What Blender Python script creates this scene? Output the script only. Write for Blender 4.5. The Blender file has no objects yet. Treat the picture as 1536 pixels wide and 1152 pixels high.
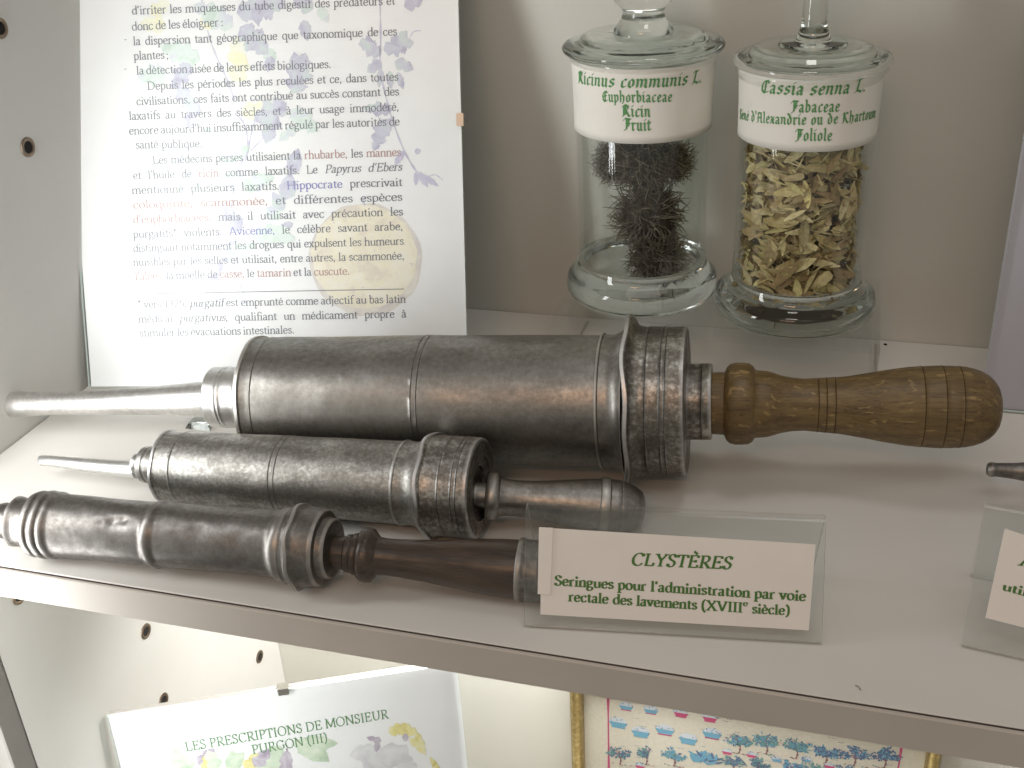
import bpy, bmesh, math, random
from mathutils import Vector, Matrix, noise
random.seed(7)
R = math.radians
scene = bpy.context.scene
COL = scene.collection

# ------------------------------------------------------------------ camera
PF, IW, IH = 1691.5767, 1536.0, 1152.0
CAM = Vector((0.47018, -0.36473, 0.33751))
_yaw, _pit, _rol = 0.3084, 0.4873, -0.0539
_f = Vector((-math.sin(_yaw)*math.cos(_pit), math.cos(_yaw)*math.cos(_pit), -math.sin(_pit)))
_r0 = Vector((math.cos(_yaw), math.sin(_yaw), 0))
_u0 = _r0.cross(_f)
RGT = _r0*math.cos(_rol) + _u0*math.sin(_rol)
UPV = -_r0*math.sin(_rol) + _u0*math.cos(_rol)
FWD = _f
cd = bpy.data.cameras.new('camera')
cam = bpy.data.objects.new('camera', cd)
COL.objects.link(cam)
scene.camera = cam
cd.sensor_width = 36
cd.lens = 36*PF/IW
cd.clip_start = 0.01
cd.clip_end = 50
_m = Matrix((RGT, UPV, -FWD)).transposed().to_4x4()
_m.translation = CAM
cam.matrix_world = _m

# ------------------------------------------------------------------ world, lamps, exposure
world = bpy.data.worlds.new('World')
scene.world = world
world.use_nodes = True
wn = world.node_tree.nodes
wl = world.node_tree.links
bg = wn['Background']
bg.inputs['Strength'].default_value = 1.0
tc = wn.new('ShaderNodeTexCoord')
sep = wn.new('ShaderNodeSeparateXYZ')
wl.new(tc.outputs['Generated'], sep.inputs[0])
wr = wn.new('ShaderNodeValToRGB')          # dim room: dark below, a little lighter above
e = wr.color_ramp.elements
e[0].position = 0.0; e[0].color = (0.10, 0.090, 0.080, 1)
e[1].position = 1.0; e[1].color = (0.24, 0.23, 0.22, 1)
e2 = wr.color_ramp.elements.new(0.5); e2.color = (0.345, 0.335, 0.302, 1)
mp = wn.new('ShaderNodeMapRange')
mp.inputs['From Min'].default_value = -1
wl.new(sep.outputs['Z'], mp.inputs['Value'])
wl.new(mp.outputs[0], wr.inputs[0])
wl.new(wr.outputs[0], bg.inputs['Color'])

def area(name, loc, target, sx, sy, power, color=(1, 1, 1), spread=180):
    l = bpy.data.lights.new(name, 'AREA')
    l.shape = 'RECTANGLE'; l.size = sx; l.size_y = sy
    l.energy = power; l.color = color; l.spread = R(spread)
    o = bpy.data.objects.new(name, l); COL.objects.link(o)
    d = Vector(target)-Vector(loc)
    o.location = loc
    o.rotation_euler = d.to_track_quat('-Z', 'Y').to_euler()
    return o

area('side_tube_light', (0.010, -0.058, 0.0), (0.10, 0.25, 0.0), 0.07, 0.66, 1.75, (0.96, 0.98, 0.99), 155)
area('room_ceiling_light', (0.62, -0.75, 1.45), (0.40, 0.12, 0.0), 1.3, 0.36, 2.2, (1.0, 0.98, 0.95))
area('warm_room_lamp', (0.30, -1.75, 1.50), (0.30, 0.1, 0.0), 0.7, 0.12, 4.2, (1.0, 0.55, 0.30))
area('lower_fill_light', (0.31, 0.268, -0.030), (0.29, 0.35, -0.20), 0.30, 0.03, 3.2, (1.0, 0.99, 0.96), 150)  # added fill under the shelf, no fixture known; brightens the lower back wall
area('cabinet_top_light', (0.45, 0.12, 0.66), (0.44, 0.26, 0.0), 0.10, 0.10, 0.06, (1.0, 0.985, 0.96), 75)

scene.view_settings.view_transform = 'Standard'
scene.view_settings.look = 'None'
scene.view_settings.exposure = 0.12
scene.view_settings.gamma = 1
scene.render.engine = 'CYCLES'
cy = scene.cycles
cy.use_denoising = True
cy.max_bounces = 14; cy.transmission_bounces = 14; cy.transparent_max_bounces = 24
cy.glossy_bounces = 6; cy.diffuse_bounces = 4
cy.sample_clamp_indirect = 4.0
cy.blur_glossy = 0.5

# ------------------------------------------------------------------ geometry of the view (lay-out helpers)
def ray(x, y): return FWD + RGT*((x-IW/2)/PF) - UPV*((y-IH/2)/PF)
def on_z(x, y, z=0.0):
    d = ray(x, y); return CAM + d*((z-CAM.z)/d.z)
def on_y(x, y, Y):
    d = ray(x, y); return CAM + d*((Y-CAM.y)/d.y)
def on_x(x, y, X):
    d = ray(x, y); return CAM + d*((X-CAM.x)/d.x)
def on_plane(x, y, O, n):
    d = ray(x, y); return CAM + d*((O-CAM).dot(n)/d.dot(n))
def proj(p):
    d = p-CAM; z = d.dot(FWD)
    return IW/2+PF*d.dot(RGT)/z, IH/2-PF*d.dot(UPV)/z, z
def rest(x, y, rp):
    d = ray(x, y); s = CAM.z/(rp/PF-d.z); return CAM+d*s

# ------------------------------------------------------------------ materials
def mat(name, color=(.5, .5, .5), rough=.5, metal=0.0, spec=.5, coat=0.0, coat_rough=.1):
    m = bpy.data.materials.new(name); m.use_nodes = True
    b = m.node_tree.nodes['Principled BSDF']
    b.inputs['Base Color'].default_value = (*color, 1)
    b.inputs['Roughness'].default_value = rough
    b.inputs['Metallic'].default_value = metal
    b.inputs['Specular IOR Level'].default_value = spec
    b.inputs['Coat Weight'].default_value = coat
    b.inputs['Coat Roughness'].default_value = coat_rough
    return m
def nd(m, t, **kw):
    n = m.node_tree.nodes.new(t)
    for k, v in kw.items():
        if k in n.inputs: n.inputs[k].default_value = v
        else: setattr(n, k, v)
    return n
def lk(m, a, b): m.node_tree.links.new(a, b)
def coords(m, scale=(1, 1, 1)):
    t = nd(m, 'ShaderNodeTexCoord'); mm = nd(m, 'ShaderNodeMapping')
    mm.inputs['Scale'].default_value = scale
    lk(m, t.outputs['Object'], mm.inputs['Vector'])
    return mm.outputs['Vector']
def ramp(m, fac, stops):
    r = nd(m, 'ShaderNodeValToRGB')
    els = r.color_ramp.elements
    while len(els) < len(stops): els.new(0.5)
    for el, (p, c) in zip(els, stops):
        el.position = p; el.color = (*c, 1) if len(c) == 3 else c
    lk(m, fac, r.inputs[0])
    return r.outputs[0]
def bsdf(m): return m.node_tree.nodes['Principled BSDF']
def bump(m, h, strength, dist=.001, chain=None):
    b = nd(m, 'ShaderNodeBump'); b.inputs['Strength'].default_value = strength
    b.inputs['Distance'].default_value = dist
    lk(m, h, b.inputs['Height'])
    if chain: lk(m, chain, b.inputs['Normal'])
    return b.outputs[0]

def painted(name, c, rough=.5, var=.04, sc=30, bs=.05, spec=.4):
    m = mat(name, c, rough, spec=spec)
    v = coords(m)
    n = nd(m, 'ShaderNodeTexNoise', Scale=sc, Detail=5.0)
    lk(m, v, n.inputs['Vector'])
    lk(m, ramp(m, n.outputs['Fac'], [(.3, tuple(x*(1-var) for x in c)), (.7, tuple(min(1, x*(1+var)) for x in c))]), bsdf(m).inputs['Base Color'])
    n2 = nd(m, 'ShaderNodeTexNoise', Scale=900.0, Detail=2.0)
    lk(m, v, n2.inputs['Vector'])
    lk(m, bump(m, n2.outputs['Fac'], bs, .0004), bsdf(m).inputs['Normal'])
    return m

def pewter(name, dark, mid, light, r0=.24, r1=.5, pit=.25, sc=1.0, seed=0.0):
    m = mat(name, mid, .35, 1.0)
    v = coords(m)
    t = nd(m, 'ShaderNodeMapping'); t.inputs['Location'].default_value = (seed, seed*.7, -seed)
    lk(m, v, t.inputs['Vector']); v = t.outputs['Vector']
    st = nd(m, 'ShaderNodeMapping'); st.inputs['Scale'].default_value = (.45, 1, 1)
    lk(m, v, st.inputs['Vector'])
    n1 = nd(m, 'ShaderNodeTexNoise', Scale=55.0*sc, Detail=8.0, Roughness=.68)
    lk(m, st.outputs['Vector'], n1.inputs['Vector'])
    n2 = nd(m, 'ShaderNodeTexNoise', Scale=330.0*sc, Detail=6.0, Roughness=.7)
    lk(m, v, n2.inputs['Vector'])
    mx = nd(m, 'ShaderNodeMix', data_type='FLOAT'); mx.inputs[0].default_value = .45
    lk(m, n1.outputs['Fac'], mx.inputs[2]); lk(m, n2.outputs['Fac'], mx.inputs[3])
    f = mx.outputs[0]
    geo = nd(m, 'ShaderNodeNewGeometry')
    wear = ramp(m, geo.outputs['Pointiness'], [(.515, (0, 0, 0)), (.57, (.75, .75, .75))])
    wm = nd(m, 'ShaderNodeMix', data_type='RGBA')
    lk(m, wear, wm.inputs[0]); lk(m, ramp(m, f, [(.36, dark), (.5, mid), (.63, light)]), wm.inputs[6])
    wm.inputs[7].default_value = (*[min(.75, x*1.7+.06) for x in light], 1)
    lk(m, wm.outputs[2], bsdf(m).inputs['Base Color'])
    rr = nd(m, 'ShaderNodeMapRange'); rr.inputs['From Min'].default_value = .35; rr.inputs['From Max'].default_value = .65
    rr.inputs['To Min'].default_value = r1; rr.inputs['To Max'].default_value = r0
    lk(m, f, rr.inputs['Value']); lk(m, rr.outputs[0], bsdf(m).inputs['Roughness'])
    # fine pits, turning scratches
    vo = nd(m, 'ShaderNodeTexNoise', Scale=700.0*sc, Detail=4.0, Roughness=.75)
    lk(m, v, vo.inputs['Vector'])
    b1 = bump(m, vo.outputs['Fac'], pit, .0004)
    sc2 = nd(m, 'ShaderNodeMapping'); sc2.inputs['Scale'].default_value = (1.0, .06, .06)
    lk(m, v, sc2.inputs['Vector'])
    n3 = nd(m, 'ShaderNodeTexNoise', Scale=1500.0, Detail=2.0)
    lk(m, sc2.outputs['Vector'], n3.inputs['Vector'])
    b2 = bump(m, n3.outputs['Fac'], .05, .0004, b1)
    n4 = nd(m, 'ShaderNodeTexNoise', Scale=38.0, Detail=3.0)
    lk(m, v, n4.inputs['Vector'])
    b3 = bump(m, n4.outputs['Fac'], .05, .003, b2)
    lk(m, b3, bsdf(m).inputs['Normal'])
    return m

def wood(name, c0, c1, c2, rough=.42, fleck=True, coat=.0):
    m = mat(name, c1, rough, coat=coat, coat_rough=.25)
    v = coords(m, (1, 1, 1))
    st = nd(m, 'ShaderNodeMapping'); st.inputs['Scale'].default_value = (6, 70, 70)
    lk(m, v, st.inputs['Vector'])
    n = nd(m, 'ShaderNodeTexNoise', Scale=3.0, Detail=8.0, Roughness=.65)
    lk(m, st.outputs['Vector'], n.inputs['Vector'])
    col = ramp(m, n.outputs['Fac'], [(.3, c0), (.5, c1), (.72, c2)])
    st2 = nd(m, 'ShaderNodeMapping'); st2.inputs['Scale'].default_value = (25, 400, 400)
    lk(m, v, st2.inputs['Vector'])
    n2 = nd(m, 'ShaderNodeTexNoise', Scale=3.0, Detail=4.0, Roughness=.6)
    lk(m, st2.outputs['Vector'], n2.inputs['Vector'])
    pores = ramp(m, n2.outputs['Fac'], [(.36, (.55, .5, .45)), (.5, (1, 1, 1))])
    mul = nd(m, 'ShaderNodeMix', data_type='RGBA', blend_type='MULTIPLY'); mul.inputs[0].default_value = .8
    lk(m, col, mul.inputs[6]); lk(m, pores, mul.inputs[7])
    out = mul.outputs[2]
    if fleck:   # medullary ray flecks: concentric light rings on the flat-sawn face
        w = nd(m, 'ShaderNodeTexWave', wave_type='RINGS', rings_direction='X')
        w.inputs['Scale'].default_value = 95.0; w.inputs['Distortion'].default_value = 7.0
        w.inputs['Detail'].default_value = 3.0; w.inputs['Detail Scale'].default_value = 1.6
        w2 = nd(m, 'ShaderNodeMapping'); w2.inputs['Scale'].default_value = (.5, 1.0, 1.0); w2.inputs['Location'].default_value = (0, .004, -.012)
        lk(m, v, w2.inputs['Vector']); lk(m, w2.outputs['Vector'], w.inputs['Vector'])
        fl = ramp(m, w.outputs['Fac'], [(.86, (0, 0, 0)), (.97, (1, 1, 1))])
        n5 = nd(m, 'ShaderNodeTexNoise', Scale=170.0, Detail=2.0)
        lk(m, v, n5.inputs['Vector'])
        g = ramp(m, n5.outputs['Fac'], [(.52, (0, 0, 0)), (.62, (.55, .55, .55))])
        mm = nd(m, 'ShaderNodeMix', data_type='RGBA', blend_type='MULTIPLY'); mm.inputs[0].default_value = 1
        lk(m, fl, mm.inputs[6]); lk(m, g, mm.inputs[7])
        ad = nd(m, 'ShaderNodeMix', data_type='RGBA')
        lk(m, mm.outputs[2], ad.inputs[0]); lk(m, out, ad.inputs[6]); ad.inputs[7].default_value = (*[min(1, x*1.9) for x in c2], 1)
        out = ad.outputs[2]
    lk(m, out, bsdf(m).inputs['Base Color'])
    lk(m, bump(m, n2.outputs['Fac'], .15, .0004), bsdf(m).inputs['Normal'])
    return m

def glass_solid(name, color=(.955, .97, .96), ior=1.48):
    m = bpy.data.materials.new(name); m.use_nodes = True
    nt = m.node_tree; nt.nodes.remove(bsdf(m))
    g = nd(m, 'ShaderNodeBsdfGlass'); g.inputs['Color'].default_value = (*color, 1); g.inputs['IOR'].default_value = ior
    g.inputs['Roughness'].default_value = .005
    n = nd(m, 'ShaderNodeTexNoise', Scale=60.0, Detail=2.0)
    lk(m, coords(m), n.inputs['Vector'])
    lk(m, bump(m, n.outputs['Fac'], .12, .002), g.inputs['Normal'])
    lk(m, g.outputs[0], nt.nodes['Material Output'].inputs[0])
    return m
def glass_thin(name, color=(.97, .98, .975), ior=1.45, rough=.02, gain=1.0):
    m = bpy.data.materials.new(name); m.use_nodes = True
    nt = m.node_tree; nt.nodes.remove(bsdf(m))
    t = nd(m, 'ShaderNodeBsdfTransparent'); t.inputs[0].default_value = (*color, 1)
    g = nd(m, 'ShaderNodeBsdfGlossy'); g.inputs['Roughness'].default_value = rough
    g.inputs['Color'].default_value = (gain, gain, gain, 1)
    fr = nd(m, 'ShaderNodeFresnel')
    geo = nd(m, 'ShaderNodeNewGeometry'); im = nd(m, 'ShaderNodeMix', data_type='FLOAT')   # same reflectance on both sides of the sheet
    im.inputs[2].default_value = ior; im.inputs[3].default_value = 1/ior
    lk(m, geo.outputs['Backfacing'], im.inputs[0]); lk(m, im.outputs[0], fr.inputs[0])
    mx = nd(m, 'ShaderNodeMixShader')
    lk(m, fr.outputs[0], mx.inputs[0]); lk(m, t.outputs[0], mx.inputs[1]); lk(m, g.outputs[0], mx.inputs[2])
    lk(m, mx.outputs[0], nt.nodes['Material Output'].inputs[0])
    return m

M_WALL = painted('back_wall_paint', (.625, .615, .555), .6, .03, 9, .06)
M_SHELF = painted('shelf_laminate', (.735, .715, .67), .36, .025, 14, .05)
M_EDGE = painted('shelf_edge_band', (.53, .485, .43), .42, .04, 20, .05)
M_SEAM = mat('shelf_seam', (.05, .035, .03), .7)
M_PANEL = painted('side_panel_laminate', (.60, .59, .56), .5, .03, 12, .05)
M_STRIP = painted('panel_strip_dark', (.16, .15, .135), .5, .05, 30, .05)
M_GROM = mat('grommet_bronze', (.20, .15, .11), .35, .9)
M_HOLE = mat('hole_black', (.008, .007, .006), .9)
M_PAPER = painted('white_paper', (.80, .80, .81), .8, .015, 60, .06, .2)
M_LABEL = painted('label_paper', (.80, .775, .71), .75, .02, 60, .05, .2)
M_PAPER2 = painted('cream_paper', (.85, .795, .735), .75, .02, 60, .06, .2)
M_BOARD = painted('frame_backing', (.45, .43, .40), .8)
M_PANE = glass_thin('frame_glass', (.985, .992, .988), 1.36, .32)
M_PANE_EDGE = mat('glass_edge_green', (.62, .74, .68), .2)
M_CLIP = mat('clip_steel', (.62, .60, .56), .28, 1.0)
M_INK = mat('ink_grey', (.17, .185, .215), .7, spec=.1)
M_INK_RED = mat('ink_red', (.43, .27, .26), .7, spec=.1)
M_INK_BLUE = mat('ink_blue', (.21, .22, .48), .7, spec=.1)
M_INK_GREEN = mat('ink_green', (.10, .26, .10), .7, spec=.1)
M_INK_GREEN2 = mat('ink_dark_green', (.09, .20, .055), .7, spec=.1)
M_INK_OLD = mat('ink_label_green', (.115, .30, .115), .7, spec=.1)
M_ACRYL = glass_thin('acrylic_clear', (.955, .96, .955), 1.49, .05)
M_RISER = glass_thin('riser_clear', (.99, .99, .99), 1.2, .03)
M_ACRYL_EDGE = mat('acrylic_edge', (.62, .63, .61), .15)
M_GLASS = glass_solid('jar_glass_solid')
M_GLASSW = glass_thin('jar_glass_wall', (.955, .965, .955), 1.44, .02)
PEW_BIG = pewter('pewter_large', (.18, .169, .151), (.27, .257, .234), (.38, .367, .342), .34, .52, .12, 1.0, 0.0)
PEW_BRIGHT = pewter('pewter_nozzle', (.50, .49, .47), (.66, .65, .63), (.80, .79, .77), .30, .46, .04, 1.0, .3)
PEW_MID = pewter('pewter_pitted', (.17, .161, .144), (.30, .289, .264), (.56, .55, .515), .32, .56, .32, 1.5, 1.1)
PEW_CAP = pewter('pewter_mottled', (.10, .088, .074), (.23, .214, .19), (.60, .585, .55), .33, .54, .2, 1.2, 2.3)
PEW_DARK = pewter('pewter_dark', (.13, .119, .107), (.20, .187, .172), (.29, .276, .256), .35, .52, .10, 1.0, 3.7)
OAK = wood('oak_handle', (.080, .050, .018), (.148, .095, .034), (.21, .142, .054), .45)
DARKWOOD = wood('dark_walnut', (.030, .019, .012), (.052, .034, .022), (.080, .054, .036), .34, False, .25)

# ------------------------------------------------------------------ object helpers
def tag(o, label=None, cat=None, group=None, kind=None):
    if label: o['label'] = label
    if cat: o['category'] = cat
    if group: o['group'] = group
    if kind: o['kind'] = kind
    return o
def empty(name, loc, label, cat, group=None):
    o = bpy.data.objects.new(name, None); COL.objects.link(o)
    o.empty_display_size = .02
    o.location = loc
    return tag(o, label, cat, group)
def put(o, parent=None, M=None):
    """world matrix M; parented without moving (parents carry only a translation here)"""
    M = M or Matrix.Identity(4)
    if parent is not None:
        o.parent = parent
        b = Matrix.Identity(4); q = parent
        while q is not None:
            b = q.matrix_basis @ b
            q = q.parent
        o.matrix_basis = b.inverted() @ M
    else:
        o.matrix_basis = M
    return o
def mesh_obj(name, verts, faces, mats, parent=None, M=None, mi=None, smooth=False):
    me = bpy.data.meshes.new(name)
    me.from_pydata([tuple(v) for v in verts], [], faces)
    for m in (mats if isinstance(mats, (list, tuple)) else [mats]): me.materials.append(m)
    if mi: me.polygons.foreach_set('material_index', mi)
    if smooth: me.polygons.foreach_set('use_smooth', [True]*len(me.polygons))
    me.update()
    o = bpy.data.objects.new(name, me); COL.objects.link(o)
    return put(o, parent, M)
def bm_obj(name, bm, mats, parent=None, M=None, smooth=False, sharp=40):
    me = bpy.data.meshes.new(name); bm.normal_update(); bm.to_mesh(me); bm.free()
    for m in (mats if isinstance(mats, (list, tuple)) else [mats]): me.materials.append(m)
    if smooth:
        me.polygons.foreach_set('use_smooth', [True]*len(me.polygons))
        me.set_sharp_from_angle(angle=R(sharp))
    o = bpy.data.objects.new(name, me); COL.objects.link(o)
    return put(o, parent, M)
def box_bm(x0, x1, y0, y1, z0, z1, bev=0.0, seg=2):
    bm = bmesh.new()
    bmesh.ops.create_cube(bm, size=1)
    for v in bm.verts:
        v.co = Vector(((x0+x1)/2+v.co.x*(x1-x0), (y0+y1)/2+v.co.y*(y1-y0), (z0+z1)/2+v.co.z*(z1-z0)))
    if bev: bmesh.ops.bevel(bm, geom=bm.edges[:], offset=bev, segments=seg, affect='EDGES', profile=.6)
    return bm
def frame_m(O, X, Y, Z):
    m = Matrix((X, Y, Z)).transposed().to_4x4(); m.translation = O
    return m
def lathe(name, st, mats, parent, M, seg=96, step=.0016, dent=0.0, wob=0.0, seed=0.0, caps=True, matfn=None, dents=(), sharp=35, axis='X'):
    """st: list of (t, r[, wobble]) along local X; resampled; surface kept slightly uneven like beaten metal"""
    pts = []
    for i in range(len(st)-1):
        a, b = st[i], st[i+1]
        n = max(1, int(math.hypot(b[0]-a[0], b[1]-a[1])/step))
        for k in range(n):
            q = k/n
            wa = a[2] if len(a) > 2 else 0; wb = b[2] if len(b) > 2 else 0
            pts.append((a[0]+(b[0]-a[0])*q, a[1]+(b[1]-a[1])*q, wa+(wb-wa)*q))
    a = st[-1]; pts.append((a[0], a[1], a[2] if len(a) > 2 else 0))
    V = []; Fc = []
    for (t, r, w) in pts:
        for k in range(seg):
            an = 2*math.pi*k/seg
            ca, sa = math.cos(an), math.sin(an)
            rr = r; tt = t
            if dent:
                rr += dent*noise.noise(Vector((t*38+seed, ca*1.3, sa*1.3+seed)))*min(1, r*60)
                rr += dent*.35*noise.noise(Vector((t*130+seed, ca*4, sa*4-seed)))
            for (dt, da, dr, dd) in dents:
                dx = (t-dt); dy = r*((an-da+math.pi) % (2*math.pi)-math.pi)
                q = (dx*dx+dy*dy)/(dr*dr)
                if q < 6: rr -= dd*math.exp(-q)
            if w:
                tt += w*(math.sin(an*2+seed)*.6+math.sin(an*3+seed*2.1)*.5+.5*math.sin(an*7+seed))
                rr += w*.5*(math.sin(an*5+seed)*.6+math.sin(an*3+1+seed))
            V.append((tt, rr*ca, rr*sa))
    n = len(pts)
    for i in range(n-1):
        for k in range(seg):
            k2 = (k+1) % seg
            Fc.append((i*seg+k, i*seg+k2, (i+1)*seg+k2, (i+1)*seg+k))
    if caps:
        Fc.append(tuple(range(seg))[::-1]); Fc.append(tuple(range((n-1)*seg, n*seg)))
    me = bpy.data.meshes.new(name); me.from_pydata(V, [], Fc)
    for m in (mats if isinstance(mats, (list, tuple)) else [mats]): me.materials.append(m)
    me.polygons.foreach_set('use_smooth', [True]*len(me.polygons))
    me.set_sharp_from_angle(angle=R(min(sharp, 60)))
    bm = bmesh.new(); bm.from_mesh(me); bmesh.ops.recalc_face_normals(bm, faces=bm.faces[:]); bm.to_mesh(me); bm.free()
    o = bpy.data.objects.new(name, me); COL.objects.link(o)
    return put(o, parent, M)
VERT = Matrix(((0, 0, 1, 0), (0, 1, 0, 0), (-1, 0, 0, 0), (0, 0, 0, 1))).inverted()  # local X -> world Z
def vmat(x, y, z=0.0): return Matrix.Translation((x, y, z)) @ VERT

# ------------------------------------------------------------------ lettering: pen strokes on skeletons
_B = "c .1 .34 .18 .44 .29 .445 .38 .37 .41 .23 .38 .09 .29 .015 .18 .02 .1 .1"
_D = "c .4 .34 .32 .445 .21 .445 .11 .37 .07 .23 .1 .09 .19 .015 .3 .03 .4 .11"
_N1 = "c .1 .32 .18 .42 .28 .45 .37 .41 .4 .31|l .4 .32 .4 .02|s .4 .012"
_E = "l .07 .25 .37 .25|c .37 .25 .36 .36 .29 .44 .2 .45 .11 .39 .065 .28 .065 .17 .11 .06 .22 .01 .32 .04 .38 .11"
_A = "c .07 .35 .12 .43 .2 .45 .28 .42 .3 .33|l .3 .34 .3 .09|c .3 .1 .33 .02 .41 .04|c .3 .27 .17 .24 .07 .18 .06 .08 .13 .01 .22 .03 .3 .12"
_U = "l .1 .44 .1 .15|h .1 .44|c .1 .17 .13 .05 .22 .01 .32 .05 .4 .14|l .4 .44 .4 .02|h .4 .44|l .4 .02 .48 .03"
_O = "c .24 .45 .13 .41 .065 .29 .065 .17 .13 .05 .24 .01 .35 .05 .41 .17 .41 .29 .35 .41 .24 .45"
_CE = "l .14 .68 .14 .01|l .05 .67 .5 .67|l .5 .68 .5 .55|l .05 .015 .52 .015|l .52 .01 .55 .15|l .14 .36 .4 .36|l .4 .43 .4 .29"
_CC = "c .6 .53 .5 .65 .35 .69 .19 .62 .09 .46 .08 .25 .18 .07 .35 -.005 .5 .03 .62 .14|l .6 .68 .6 .53"
_CP = "l .14 .68 .14 .01|s .14 .67|s .14 .012|c .14 .67 .34 .67 .47 .6 .48 .46 .4 .35 .25 .31 .14 .33"
_I = "l .12 .44 .12 .02|h .12 .44|s .12 .012"
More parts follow.
